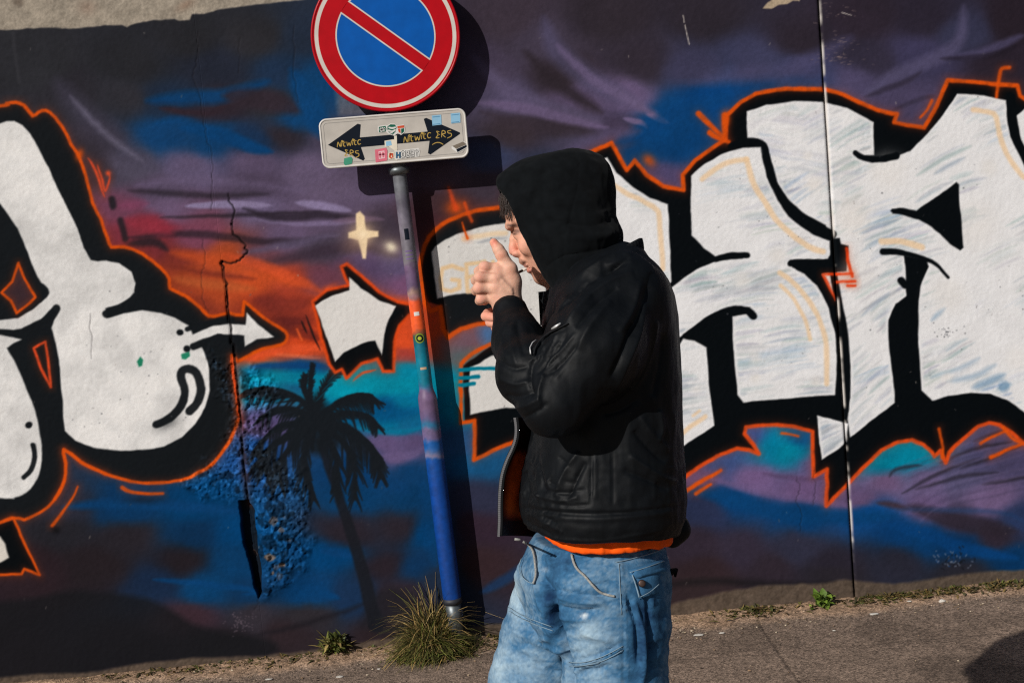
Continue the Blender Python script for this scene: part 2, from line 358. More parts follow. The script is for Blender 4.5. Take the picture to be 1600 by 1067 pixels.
for p in [[(1410, 770), (1470, 738), (1530, 715)], [(1430, 765), (1500, 745), (1560, 737)], [(1500, 732), (1545, 716), (1600, 694)], [(1535, 757), (1580, 750), (1620, 742)], [(1470, 722), (1520, 702), (1580, 690)], [(1390, 745), (1400, 733), (1440, 727)], [(1520, 690), (1560, 676), (1590, 668)]]:
    stroke(p, 6, (40, 36, 46), 2.2, .75, 'both')
for k in range(14):
    y = 690+k*7; stroke([(1400+k*3, y+42), (1480, y+12), (1600+20*(k % 3), y-22)], 3, (62, 56, 80) if k % 2 else (112, 98, 130), 2, .3, 'both')
cv *= (1+(fbm2(CH, CW, 60, 31, 4)-0.5)*0.22)[..., None]           # uneven spray cover
cv *= (1+(fbm2(CH, CW, 5, 37, 2)-0.5)*0.10)[..., None]

cv *= np.array([.975, .99, 1.02], np.float32)
cv_plain = cv.copy()
OR, BK, WH, PE = (216, 80, 12), (17, 21, 25), (222, 221, 220), (232, 200, 160)
BKD = (4, 8, 12)
# dark mounds at the foot of the mural
fill(cr([(-420, 960), (-100, 945), (0, 940), (60, 932), (100, 923), (160, 924), (230, 935), (270, 953), (300, 973), (350, 988), (420, 998), (420, 1025), (250, 1034), (0, 1075), (-420, 1120)], 3), (21, 22, 26), 6, .8)
fill([(560, 975), (575, 945), (590, 925), (610, 916), (635, 922), (665, 945), (700, 980), (640, 1010)], (32, 30, 36), 6, .75)
stroke([(400, 992), (470, 976), (540, 954), (575, 940)], 8, (26, 24, 30), 4, .7, 'both')
stroke([(1050, 912), (1120, 907), (1200, 912), (1330, 915)], 10, (24, 22, 25), 5, .7)

# palm silhouette
PB = (20, 25, 31)
tr = cr([(500, 690), (513, 727), (530, 776), (550, 837), (567, 892), (578, 941), (586, 975)], 3)
stroke(tr, 17, (24, 26, 33), 2.2, .92, (0.75, 1.3), 0)
stroke([(586, 960), (592, 978)], 22, (24, 26, 33), 4, .7)
fr = [([(495, 655), (470, 625), (440, 610), (410, 606), (385, 612)], 30, 0.9), ([(500, 650), (530, 628), (555, 618), (578, 618), (586, 628)], 24, 0.9),
      ([(500, 660), (540, 665), (568, 685), (588, 712), (595, 745)], 34, 1.0), ([(490, 665), (460, 675), (432, 690), (415, 712), (412, 735)], 42, 1.0),
      ([(505, 670), (535, 690), (552, 725), (556, 780)], 34, 0.9), ([(490, 670), (478, 700), (476, 740), (490, 780)], 30, 0.8), ([(492, 655), (484, 620), (486, 590), (489, 568)], 15, 0.9),
      ([(492, 650), (505, 610), (520, 590), (532, 580)], 22, .8), ([(490, 655), (462, 640), (430, 640), (405, 655)], 24, .8), ([(500, 655), (540, 645), (575, 650), (590, 665)], 24, .8), ([(495, 665), (462, 690), (440, 722), (436, 752)], 36, 1), ([(500, 668), (520, 700), (528, 740), (524, 770)], 26, .9), ([(502, 662), (550, 676), (578, 702), (590, 730)], 28, 1), ([(490, 660), (440, 665), (410, 690), (402, 712)], 30, 1), ([(495, 650), (476, 612), (474, 596), (478, 585)], 16, .9)]
rp = random.Random(5)
for pts, L, a in fr:
    c = cr(pts, 6); stroke(c, 9, PB, 1.6, .95, (1.3, .5), 0)
    for i in range(1, len(c)-1):
        t = i/len(c); ln = L*(0.62+0.62*math.sin(math.pi*min(t*1.1, 1)))*rp.uniform(.85, 1.25)
        d = c[i+1]-c[i-1]; d /= np.hypot(*d)+1e-6
        for sgn in (-1, 1):
            nrm = np.array([-d[1], d[0]])*sgn
            v = d*0.55+nrm*0.5+np.array([0, 0.75 if pts[-1][1] > 600 else -.1]); v /= np.hypot(*v)
            if v[1] < -0.3 and pts[-1][1] > 600: continue
            q = c[i]+v*ln*(0.5 if v[1] < 0 else 1)
            if rp.random() < .22: continue
            stroke([c[i], (c[i]+q)/2+np.array([0, -1]), q], rp.uniform(4, 6.5), PB, 1.1, .92, (1.2, .35), 0)
fill([(480, 625), (498, 612), (520, 645), (538, 680), (530, 700), (500, 712), (460, 702), (452, 680), (464, 650)], PB, 7, .9)
for k in range(5): stroke([(476+k*9, 655-k*14), (505+k*6, 630-k*13), (520+k*4, 610-k*9)], 2.2, (0, 110, 140), 1, .0 if k < 2 else .4, 'both')

# star
for (r, a) in ((26, .35), (14, .5)): blob(566, 368, r, r, (196, 160, 130), a)
blob(566, 367, 17, 17, (206, 176, 140), .6); fill([(557, 334), (563, 330), (570, 338), (572, 360), (591, 361), (591, 369), (574, 373), (572, 405), (567, 405), (560, 375), (545, 372), (545, 363), (557, 360)], (238, 212, 172), 1.5)
blob(567, 366, 9, 7, (246, 224, 188), .95)
blob(610, 388, 19, 16, (168, 146, 130), .6); blob(611, 386, 9, 7, (232, 220, 194), .95, 30); blob(548, 385, 16, 14, (120, 92, 88), .4)
# smears beside the left letter
stroke([(175, 312), (177, 322)], 11, (30, 28, 34), 2.5, .9); stroke([(188, 345), (192, 358), (196, 374)], 10, (32, 28, 34), 2.5, .85)
for p, w in [([(137, 247), (150, 268), (160, 298), (164, 308)], 4), ([(152, 258), (160, 282), (165, 298), (172, 278), (169, 271)], 3.5)]: stroke(p, w, (220, 74, 40), 1.3, .95, 'both')
blob(169, 271, 4, 4, (224, 80, 44), .9)

# ---------------- left letter
LO = [(-420, 190), (-150, 175), (0, 166), (10, 162), (25, 160), (37, 164), (52, 181), (60, 176), (72, 173), (86, 183), (100, 204), (112, 227), (120, 238), (130, 262), (138, 290), (145, 318), (158, 345), (168, 372), (175, 386), (194, 386), (222, 396), (250, 418), (264, 437), (265, 451), (288, 461), (312, 480), (326, 494), (345, 492), (357, 489), (379, 493), (381, 471), (402, 489), (427, 506), (446, 519), (448, 530), (438, 538), (409, 545), (385, 557), (371, 564), (362, 556), (365, 583), (371, 619), (373, 654), (364, 678), (354, 697), (335, 722), (311, 738), (284, 750), (241, 754), (206, 752), (165, 740), (127, 722), (100, 702), (103, 723), (100, 752), (86, 779), (65, 799), (38, 812), (17, 808), (-20, 828), (-420, 900)]
fill(LO, BK, 1.0)
for q in LO[8:-2:1]: blob(q[0], q[1], 7, 7, (120, 40, 24), .12)
stroke(LO[1:56], 5, OR, 1.2, .96, (1, 1), 2)
stroke(LO[50:-1], 4.5, OR, 1.2, .96, (1, 1), 2)
blob(124, 242, 6, 9, OR, .8, 20)
fill([(-420, 900), (-20, 822), (21, 812), (34, 840), (62, 898), (36, 890), (33, 896), (-420, 900)], BKD, 1.2)
stroke([(-420, 905), (-20, 826), (2, 816), (20, 809), (34, 840), (62, 897), (37, 889), (33, 897), (-420, 898)], 4, OR, 1.2, .95, (1, 1), 0)
fill([(-100, 820), (0, 838), (8, 850), (14, 871), (0, 878), (-100, 880)], (214, 208, 200), 1.5)
LW = [(0, 194), (10, 190), (22, 189), (35, 195), (48, 210), (60, 232), (75, 262), (90, 295), (105, 325), (121, 357), (131, 388), (142, 407), (153, 409), (166, 408), (187, 412), (205, 425), (212, 442), (210, 457), (200, 468), (182, 476), (164, 481), (166, 497), (194, 489), (222, 485), (250, 489), (274, 496), (295, 508), (302, 523), (333, 509), (357, 506), (384, 508), (385, 489), (402, 506), (428, 527), (402, 530), (383, 541), (382, 524), (340, 521), (312, 534), (318, 548), (327, 575), (328, 610), (320, 638), (305, 662), (284, 683), (257, 697), (222, 703), (187, 704), (146, 700), (118, 688), (102, 672), (99, 645), (96, 610), (94, 575), (87, 537), (81, 513), (88, 489), (82, 481), (62, 501), (42, 511), (21, 515), (-10, 513), (-300, 490), (-300, 478), (-10, 501), (28, 497), (49, 485), (66, 470), (74, 458), (71, 450), (59, 433), (45, 398), (28, 357), (7, 327), (-20, 290), (-160, 260), (-160, 200)]
_sl, _a = fill(LW, WH, 1.2)
LW2 = cr([(-420, 500), (0, 523), (10, 544), (28, 575), (45, 617), (57, 652), (64, 686), (65, 720), (58, 748), (41, 769), (21, 777), (-20, 777), (-420, 760)], 3)
_sl2, _a2 = fill(LW2, WH, 1.4)
for p, w in [([(293, 514), (312, 508), (345, 501), (362, 500)], 8), ([(302, 541), (318, 535), (345, 527)], 11), ([(166, 490), (186, 484), (204, 472)], 13), ([(88, 482), (80, 496), (62, 506), (40, 516)], 12), ([(66, 448), (72, 457), (62, 468)], 10),
             ([(245, 663), (265, 653), (283, 633), (289, 610), (283, 592), (284, 580), (294, 576), (307, 584), (315, 606), (309, 628), (296, 642)], 13), ([(52, 695), (54, 715), (48, 733), (37, 745)], 8)]:
    stroke(p, w, BK, 1.2, .97)
blob(262, 662, 18, 8, BK, .4, -25)
for x, y in ((281.5, 519), (292, 545), (45, 664)): stroke([(x-.5, y), (x+.5, y)], 10, BK, 1.1, 1, (1, 1), 0)
fill([(214, 565), (219, 557), (224, 562), (222, 571), (217, 573)], (30, 128, 96), 1); fill([(283, 553), (296, 549), (297, 556), (290, 561), (284, 560)], (34, 130, 100), 1)
fill([(29, 411), (38, 433), (55, 464), (26, 489), (17, 468), (2, 457), (19, 440)], (54, 38, 44), 1)
stroke([(29, 411), (38, 433), (55, 464), (40, 478), (26, 489), (17, 470), (2, 457), (19, 440), (29, 411)], 4, OR, 1.1, .95, (1, 1), 0)
stroke([(71, 534), (52, 544), (64, 575), (79, 604), (76, 570), (71, 534)], 4, (222, 74, 34), 1.1, .95, (1, 1), 0)
stroke([(121, 760), (112, 780), (98, 800), (82, 820)], 4.5, OR, 1.3, .9, (.6, 1.2)); stroke([(191, 761), (205, 768), (230, 771), (254, 770)], 4.5, OR, 1.2, .95, (1.3, .9))
blob(88, 828, 7, 6, (14, 14, 18), .9); blob(222, 781, 34, 7, (22, 20, 24), .5)

# ---------------- small arrow letter in the middle
MO = [(489, 472), (511, 453), (520, 451), (545, 446), (534, 417), (543, 413), (566, 431), (593, 457), (622, 472), (645, 476), (662, 474), (660, 486), (640, 492), (624, 508), (616, 534), (615, 580), (598, 580), (590, 561), (565, 568), (541, 591), (534, 577), (524, 582), (515, 570), (503, 530), (496, 500)]
fill(MO, BKD, 1.0); stroke(MO+[MO[0]], 5, (220, 72, 22), 1.4, .95, (1, 1), 0)
blob(512, 450, 14, 4, (226, 84, 40), .6, -25)
fill([(493, 478), (506, 469), (520, 461), (546, 454), (546, 433), (565, 451), (593, 470), (619, 479), (607, 499), (600, 523), (597, 555), (586, 532), (575, 534), (562, 539), (538, 551), (524, 565), (506, 516)], (216, 214, 211), 1.1)
for q in ([(477, 492), (488, 520), (500, 548)], [(470, 500), (480, 522)]): stroke(q, 3.5, (24, 16, 18), 1, .85, 'both')
stroke([(464, 515), (472, 532)], 3, (226, 92, 40), 1, .8); stroke([(552, 595), (566, 583), (587, 578)], 4, (214, 76, 34), 1.2, .9, 'both')

# ---------------- letters right of the pole
fill([(640, 480), (666, 480), (690, 482), (746, 508), (760, 560), (720, 580), (650, 560)], (150, 60, 40), 10, .5)
O1 = [(664, 470), (657, 430), (659, 400), (671, 370), (690, 352), (712, 340), (742, 329), (780, 325), (830, 322), (900, 300)]
fill(O1+[(900, 700), (860, 640), (800, 560), (780, 505), (746, 505), (718, 512), (698, 526), (692, 505), (689, 478)], BK, 1.2)
stroke(O1, 6.5, OR, 1.4, .96, (1, 1), 2)
stroke([(664, 472), (672, 486), (688, 480), (693, 515), (700, 527), (720, 514), (746, 507), (790, 500)], 7, OR, 1.4, .96, (1, 1), 0)
P1 = [(675, 393), (681, 384), (697, 374), (718, 364), (749, 355), (787, 349), (830, 352), (870, 370), (900, 420), (900, 560), (860, 540), (820, 500), (790, 465), (765, 460), (739, 458), (711, 460), (683, 467), (678, 430)]
_, _ = fill(P1, (212, 210, 207), 1.2)
for q in ([(722, 421), (706, 416), (691, 420), (688, 436), (690, 452), (704, 455), (718, 451), (718, 438), (706, 437)], [(757, 409), (728, 413), (731, 456), (760, 451)], [(731, 433), (752, 430)], [(770, 410), (772, 452)]):
    stroke(q, 6.5, (224, 192, 150), 1.6, .95, (1, 1), 0)
stroke([(725, 373), (745, 369), (790, 364)], 8, PE, 2.2, .7); stroke([(745, 379), (770, 374), (792, 372)], 4, (120, 128, 140), 2, .5, 'both'); stroke([(722, 348), (731, 372)], 3.4, OR, 1, .95, (.6, 1.4), 0)
blob(712, 325, 15, 11, OR, .75); stroke([(700, 293), (706, 308), (712, 325)], 6, (210, 70, 30), 2.2, .8, (.4, 1.4)); stroke([(726, 317), (730, 330), (737, 345)], 5, (210, 74, 24), 1.6, .8)
fill([(723, 572), (730, 567), (767, 540), (800, 525), (880, 560), (900, 700), (840, 700), (800, 690), (771, 702), (743, 716), (743, 658), (727, 660)], BKD, 1.2)
stroke([(720, 612), (720, 569), (738, 552), (767, 537), (800, 526)], 6, OR, 1.3, .96, (1, 1), 0)
stroke([(720, 607), (721, 661), (742, 657), (741, 719), (771, 704), (800, 692), (850, 670)], 6, OR, 1.3, .96, (1, 1), 0)
fill([(734, 574), (746, 569), (767, 557), (800, 545), (880, 560), (880, 640), (791, 637), (735, 648), (733, 610)], (212, 210, 207), 1.2)
for q in ([(718, 578), (745, 576), (780, 576)], [(719, 590), (748, 589)], [(719, 601), (741, 599)]): stroke(q, 6, (0, 116, 140), .9, 1, (1, 1), 0)

# ---------------- big letters on the right
TOP = [(880, 262), (918, 241), (940, 230), (956, 224), (963, 236), (979, 266), (991, 251), (1010, 273), (1037, 292), (1068, 298), (1067, 274), (1087, 251), (1111, 233), (1133, 218), (1136, 180), (1158, 160), (1181, 147), (1215, 140), (1249, 139), (1289, 140), (1316, 147), (1343, 161), (1370, 172), (1401, 179), (1397, 191), (1422, 197), (1444, 200), (1459, 175), (1472, 145), (1481, 126), (1516, 128), (1550, 132), (1590, 134), (1594, 150), (1604, 156), (1800, 150), (2100, 180)]
BOT = [(1000, 800), (1065, 749), (1091, 731), (1120, 712), (1152, 700), (1170, 702), (1186, 709), (1177, 694), (1164, 678), (1166, 668), (1185, 664), (1215, 663), (1243, 667), (1269, 674), (1270, 720), (1271, 744), (1292, 733), (1291, 790), (1309, 771), (1331, 749), (1353, 727), (1378, 703), (1403, 690), (1425, 687), (1443, 695), (1456, 707), (1460, 713), (1469, 704), (1478, 722), (1483, 706), (1500, 690), (1528, 666), (1545, 660), (1562, 664), (1580, 676), (1602, 694), (1800, 720), (2100, 700)]
fill([(830, 300)]+TOP+BOT[::-1]+[(900, 780)], BKD, 1.0)
stroke(TOP, 6.5, OR, 1.3, .97, (1, 1), 0); stroke(BOT, 6, (218, 74, 22), 1.3, .97, (1, 1), 0)
for q, w in (([(1092, 178), (1108, 194), (1131, 216)], 9), ([(1109, 207), (1120, 215), (1138, 222)], 8), ([(1132, 180), (1131, 214)], 8), ([(1577, 106), (1565, 108), (1562, 120), (1557, 150), (1554, 166)], 6), ([(1456, 158), (1449, 172), (1438, 184)], 4.5),
             ([(1468, 670), (1473, 700), (1472, 715)], 5), ([(1532, 693), (1550, 682), (1570, 674)], 5), ([(1548, 714), (1575, 702), (1606, 690)], 6), ([(1568, 668), (1580, 684), (1596, 692)], 5), ([(1070, 768), (1095, 753), (1126, 734)], 7), ([(1088, 771), (1110, 757)], 6), ([(1222, 676), (1247, 681)], 4)):
    stroke(q, w, OR, 1.5, .95, (1, .7))
blob(1014, 251, 12, 9, OR, .75, 40); blob(1134, 186, 7, 12, OR, .7)
WHR = (224, 224, 226)
shapes = []
P2 = [(939, 249), (949, 246), (963, 270), (990, 293), (1017, 310), (1043, 319), (1045, 350), (1049, 440), (1041, 452), (1020, 432), (980, 400), (930, 380), (915, 300)]
W1 = [(1080, 275), (1100, 257), (1131, 240), (1161, 231), (1188, 230), (1190, 246), (1198, 277), (1215, 314), (1232, 338), (1252, 354), (1270, 367), (1296, 376), (1297, 405), (1240, 405), (1236, 412), (1238, 418), (1257, 428), (1277, 447), (1295, 482), (1305, 523), (1308, 565), (1305, 617), (1208, 624), (1161, 628), (1153, 617), (1147, 558), (1144, 494), (1165, 492), (1173, 480), (1139, 483), (1111, 492), (1080, 513), (1059, 530), (1055, 503), (1052, 482), (1041, 456), (1069, 433), (1094, 418), (1118, 409), (1160, 404), (1168, 396), (1139, 397), (1119, 402), (1100, 388), (1081, 367), (1079, 320)]
W2 = [(1068, 529), (1085, 532), (1104, 543), (1108, 600), (1113, 640), (1116, 664), (1062, 701), (1050, 640), (1050, 560)]
W3 = [(1167, 175), (1198, 164), (1242, 158), (1289, 160), (1323, 169), (1365, 191), (1365, 243), (1350, 244), (1338, 238), (1334, 241), (1340, 248), (1364, 254), (1391, 250), (1422, 236), (1449, 209), (1469, 186), (1496, 147), (1537, 150), (1572, 157), (1574, 189), (1584, 223), (1600, 256), (1640, 320), (2100, 330), (2100, 640), (1620, 662), (1600, 644), (1572, 624), (1548, 615), (1517, 614), (1482, 618), (1456, 626), (1440, 610), (1437, 560), (1435, 523), (1435, 470), (1438, 447), (1451, 416), (1447, 406), (1413, 400), (1415, 440), (1416, 463), (1399, 474), (1388, 499), (1388, 530), (1395, 593), (1399, 629), (1364, 655), (1329, 683), (1324, 655), (1328, 621), (1329, 572), (1324, 530), (1312, 489), (1302, 462), (1284, 428), (1323, 424), (1326, 384), (1314, 381), (1312, 372), (1300, 372), (1290, 352), (1258, 335), (1232, 315), (1215, 285), (1205, 250), (1198, 226), (1184, 219), (1168, 218)]
W4 = [(1276, 648), (1300, 655), (1325, 661), (1323, 690), (1302, 707), (1284, 718), (1280, 690)]
W5 = [(1589, 181), (1602, 170), (2100, 190), (2100, 290), (1625, 262), (1606, 245), (1595, 215)]
for P in (P2, W1, W2, W3, W4, W5): shapes.append(fill(P, WHR, 1.1)[0])
# brushed grey and blue strokes inside the whites, plus sprayed re-touches
def brush(poly, n, seed, ang, col=(142, 157, 166), al=.42, ln=60):
    r = random.Random(seed); P = np.array(poly); x0, y0 = P.min(0); x1, y1 = P.max(0)
    x1 = min(x1, 1750); sl = bb([(x0, y0), (x1, y1)], 110); keep = cv[sl].copy(); pts = []
    for k in range(max(int(n/4.6), 2)):                            # each cluster: a few parallel passes of a nearly dry marker
        cx, cy = r.uniform(x0, x1), r.uniform(y0, y1); a = R(ang(cx, cy)+r.uniform(-9, 9)); L0 = ln*r.uniform(.6, 1.5); m = r.randint(3, 9); sp = r.uniform(4, 8); st0 = al*r.uniform(.3, 1.15)
        for q in range(m):
            x = cx-math.sin(a)*(q-m/2)*sp+r.uniform(-8, 8); y = cy+math.cos(a)*(q-m/2)*sp+r.uniform(-2, 2); L = L0*r.uniform(.5, 1.15)
            dx, dy = math.cos(a)*L/2, math.sin(a)*L/2
            stroke([(x-dx, y-dy), (x, y-L*.035), (x+dx, y+dy)], r.uniform(1.5, 7), [c*r.uniform(.94, 1.10) for c in col], r.uniform(.9, 3.2), st0*r.uniform(.4, 1.2), 'both', 2)
    X, Y = XX[sl], YY[sl]; d, _ = seg_dist(X, Y, P, True); ins = inside(X, Y, P)
    m = (np.where(ins, sstep(1, 7, d), 0))[..., None]; cv[sl] = keep*(1-m)+cv[sl]*m
brush(W1, 230, 11, lambda x, y: -14 if y < 480 else -9); brush(W1, 40, 12, lambda x, y: -13, (96, 140, 176), .3, 75)
brush(W3, 420, 13, lambda x, y: -24-20*math.exp(-((x-1340)/50)**2)*(y > 380)); brush(W3, 70, 14, lambda x, y: -28, (90, 134, 172), .32, 70)
brush(P2, 40, 15, lambda x, y: -10); brush(W2, 30, 16, lambda x, y: -8); brush(W4, 20, 17, lambda x, y: -35)
brush([(1240, 160), (1360, 250), (1300, 350), (1200, 300), (1180, 200)], 70, 18, lambda x, y: 3, (160, 168, 180), .3, 60)
for p, w, a in (([(1570, 585), (1545, 596), (1520, 606)], 12, .5), ([(1577, 600), (1560, 606)], 16, .6), ([(1555, 570), (1520, 588), (1480, 596)], 7, .4), ([(1455, 500), (1475, 482)], 5, .5), ([(1530, 560), (1500, 575), (1456, 590)], 4, .4)): stroke(p, w, (72, 120, 162), 4, a, 'both')
for x, y, r_, a in ((1272, 288, 14, .9), (1262, 244, 8, .8), (1335, 340, 30, .85), (1388, 268, 30, .6), (1320, 270, 20, .5), (1520, 350, 40, .6), (1545, 262, 14, .7), (1340, 430, 30, .5), (1480, 460, 30, .6), (1160, 440, 14, .8), (1215, 400, 14, .7), (1180, 560, 10, .8), (1180, 590, 9, .8), (1275, 596, 9, .8), (1480, 590, 9, .7), (1590, 560, 20, .5), (1088, 610, 8, .5)):
    blob(x, y, r_, r_, (222, 218, 214), a*.75, 0, 1.6)
# white letter on the left: soft sprayed cloudiness
m = np.zeros((CH, CW), np.float32); m[_sl] = np.maximum(m[_sl], _a); m[_sl2] = np.maximum(m[_sl2], _a2)
nz = fbm2(CH, CW, 46, 51, 4); nz2 = fbm2(CH, CW, 15, 52, 3)
f = 1-m*(0.07*sstep(.42, .75, nz)+.03*sstep(.5, .8, nz2)); cv *= f[..., None]
cv += (m*0.025*sstep(.5, .7, 1-nz))[..., None]*np.array([1, .9, .8], np.float32)
# peach lines
for q, w in (([(1097, 281), (1115, 266), (1140, 254), (1166, 250)], 8), ([(1166, 250), (1175, 280), (1192, 312), (1215, 345), (1235, 364), (1262, 385), (1286, 393)], 9), ([(1219, 426), (1245, 446), (1265, 472), (1281, 502), (1291, 540), (1292, 600)], 8), ([(1220, 446), (1240, 466), (1258, 500), (1266, 530)], 6),
             ([(955, 286), (980, 303), (1005, 314), (1026, 328), (1030, 345), (1036, 420)], 8), ([(1063, 680), (1082, 664), (1102, 650)], 7), ([(1082, 650), (1093, 641)], 4), ([(1521, 172), (1552, 178), (1560, 200), (1572, 240), (1600, 277)], 8), ([(1378, 377), (1412, 378), (1440, 386)], 10)):
    stroke(q, w, (232, 200, 162), 1.8, .82)
# black inner marks
for q, w, tp in (([(1119, 405), (1145, 399), (1168, 399)], 9, (1, 1)), ([(1070, 524), (1105, 500), (1140, 485), (1166, 485), (1177, 493)], 9, (.7, 1.4)), ([(1236, 411), (1262, 411), (1300, 413)], 11, (1, 1.4)), ([(1142, 228), (1168, 220), (1190, 224), (1196, 236), (1205, 277), (1226, 314), (1256, 341), (1284, 359), (1300, 366)], 13, (.7, 1.1)),
                 ([(1337, 240), (1350, 248), (1370, 250), (1400, 244)], 9, (1, 1.3)), ([(1380, 393), (1400, 394), (1430, 400), (1455, 408), (1470, 420), (1482, 434)], 9, (1.2, .5)), ([(1579, 152), (1582, 190), (1590, 222), (1610, 262)], 15, (1, .9)), ([(1408, 438), (1414, 446)], 11, (1, 1))):
    stroke(q, w, BKD, 1.1, 1, tp)
fill([(1391, 329), (1395, 334), (1415, 337), (1435, 343), (1455, 354), (1470, 367), (1485, 381), (1500, 391), (1505, 386), (1503, 355), (1500, 320), (1498, 288), (1494, 284), (1480, 296), (1455, 314), (1432, 329), (1412, 325), (1394, 326)], BKD, 1.1)
stroke([(1300, 405), (1304, 440), (1316, 500), (1322, 560), (1320, 640)], 12, BKD, 1.2, 1)
stroke([(1323, 388), (1325, 406), (1332, 432)], 5, (222, 64, 20), 1.1, .95, (1, 1), 0); stroke([(1332, 428), (1286, 429), (1296, 450), (1306, 468)], 4.5, (222, 64, 20), 1.1, .95, (1, 1), 0); stroke([(1306, 441), (1336, 440)], 4.5, (222, 64, 20), 1.2, .95, (1, 1), 0); stroke([(1324, 447), (1336, 447)], 4, (222, 64, 20), 1.2, .95, (1, 1), 0)

fe = (sstep(1790, 1800, XX+WOB*3+(YY-400)*.08)+sstep(-330, -340, XX+WOB*3))[..., None]; cv[:] = cv*(1-fe)+cv_plain*fe      # the lettering ends; plain sky paint goes on

# ---------------- bare concrete at the top left, chips and scratches, dirt
def raw(pts, soft=1.2, a=1.0, tint=(158, 148, 134)):
    sl, al = fill(pts, None, soft, 1.0, 1.6)
    g = fbm2(CH, CW, 14, 71, 5)[sl]; g2 = noise2(CH, CW, 2.2, 72)[sl]
    c = np.array(tint, np.float32)/255*(0.80+0.30*g+0.16*(g2-.5))[..., None]
    al = (al*a)[..., None]; cv[sl] = cv[sl]*(1-al)+c*al
    return sl, al[..., 0]
CONC = [(-420, -230), (700, -230), (560, -14), (480, -1), (440, 4), (400, 7), (364, 12), (337, 17), (318, 22), (299, 23), (296, 32), (280, 33), (272, 29), (258, 30), (240, 33), (205, 39), (198, 43), (190, 39), (169, 39), (130, 43), (118, 45), (90, 44), (67, 44), (30, 46), (0, 47), (-420, 60)]
sl, al = raw(CONC)
sl, al = raw([(524, 140), (545, 142), (580, 160), (585, 178), (560, 180), (530, 182), (526, 165)], 5, .55, (132, 122, 124))
raw([(1192, 12), (1200, 3), (1222, -6), (1252, -8), (1248, 3), (1238, 2), (1230, 7), (1215, 8), (1205, 13)], .8, 1, (178, 160, 136))
stroke([(20, 52), (24, 90), (30, 130)], 5, (54, 54, 60), 2, .5)
blob(28, 4, 9, 6, (96, 84, 74), .7); blob(136, 12, 14, 12, (112, 84, 72), .35); blob(290, 8, 16, 7, (120, 84, 66), .35, -30)
rs = random.Random(3)
for k in range(120):                                       # pale nicks in the paint
    x, y = rs.uniform(-200, 1700), rs.uniform(50, 960); c = rs.choice([(170, 160, 150), (120, 112, 108), (90, 84, 84)])
    stroke([(x, y), (x+rs.uniform(-2, 2), y+rs.uniform(-3, 4))], rs.uniform(.8, 1.8), c, .6, rs.uniform(.2, .65), (1, 1), 0)
for q in ([(1070, 40), (1077, 70)], [(1067, 25), (1069, 36)], [(1315, 20), (1330, 24)]): stroke(q, 1.4, (186, 178, 172), .5, .9, (1, 1), 0)
for k in range(90):
    x, y = rs.gauss(1310, 22), rs.choice([rs.gauss(18, 12), rs.gauss(72, 10), rs.gauss(92, 5)]); stroke([(x, y), (x+rs.uniform(1, 6), y+rs.uniform(-1, 1))], 1, (140, 120, 116), .5, rs.uniform(.2, .6), (1, 1), 0)
for k in range(140):                                       # dark pin holes in the white paint
    x, y = rs.choice([(rs.uniform(100, 300), rs.uniform(430, 690)), (rs.uniform(1060, 1300), rs.uniform(250, 620)), (rs.uniform(1340, 1600), rs.uniform(180, 620)), (rs.uniform(690, 850), rs.uniform(360, 500)), (rs.gauss(1480, 8), rs.gauss(518, 5))])
    stroke([(x, y), (x+.6, y+.3)], rs.uniform(.8, 2), (70, 72, 78), .5, rs.uniform(.3, .9), (1, 1), 0)
for k in range(60):
    x, y = rs.gauss(1490, 14), rs.gauss(875, 10); stroke([(x, y), (x+rs.uniform(-3, 3), y+rs.uniform(-4, 4))], 2, rs.choice([(16, 18, 24), (110, 120, 140), (20, 60, 110)]), .8, .6, (1, 1), 0)
for k in range(70):
    x, y = rs.gauss(376, 10), rs.gauss(972, 8); stroke([(x, y), (x+1, y+.5)], 1.3, (110, 96, 108), .6, .5, (1, 1), 0)
# unpainted foot of the wall
EDGE = [(-420, 1110), (0, 1057), (60, 1053), (120, 1051), (170, 1046), (205, 1038), (250, 1032), (300, 1027), (400, 1026), (450, 1020), (500, 1012), (560, 1004), (640, 992), (760, 975), (900, 962), (1028, 950), (1060, 940), (1100, 932), (1150, 920), (1200, 914), (1290, 910), (1320, 905), (1400, 912), (1465, 902), (1500, 898), (1540, 893), (1600, 890), (2100, 850)]
raw(EDGE+[(2100, 1250), (-420, 1250)], 2.5, .96, (92, 79, 68))
blob(380, 1035, 60, 8, (70, 60, 54), .5, -3)

# ---------------- relief
def groove(pts, w, depth, dark=None):
    P = np.asarray(pts, float); sl = bb(P, w*3+4); X = XX[sl]+WOB[sl]*.8; Y = YY[sl]+WOB2[sl]*.8
    d, t = seg_dist(X, Y, P); a = np.exp(-(d/w)**2)*(0.5+0.5*noise2(CH, CW, 7, 91)[sl]*2).clip(0, 1)
    hm[sl] -= depth*a
    if dark: blend(sl, np.clip(a*1.1, 0, 1)*.85, dark)
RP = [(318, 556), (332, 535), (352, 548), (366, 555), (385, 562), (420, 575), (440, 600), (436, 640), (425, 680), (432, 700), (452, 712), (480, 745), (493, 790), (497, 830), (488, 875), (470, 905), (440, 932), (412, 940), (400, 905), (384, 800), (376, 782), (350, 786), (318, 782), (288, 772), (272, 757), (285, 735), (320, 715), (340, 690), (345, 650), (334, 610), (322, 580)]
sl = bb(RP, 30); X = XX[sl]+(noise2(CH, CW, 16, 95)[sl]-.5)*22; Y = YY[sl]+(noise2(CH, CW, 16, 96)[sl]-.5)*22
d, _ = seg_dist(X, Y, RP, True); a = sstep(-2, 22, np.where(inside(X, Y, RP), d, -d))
lump = fbm2(CH, CW, 8, 101, 3)[sl]; rid = 1-np.abs(2*fbm2(CH, CW, 9, 102, 3)[sl]-1)
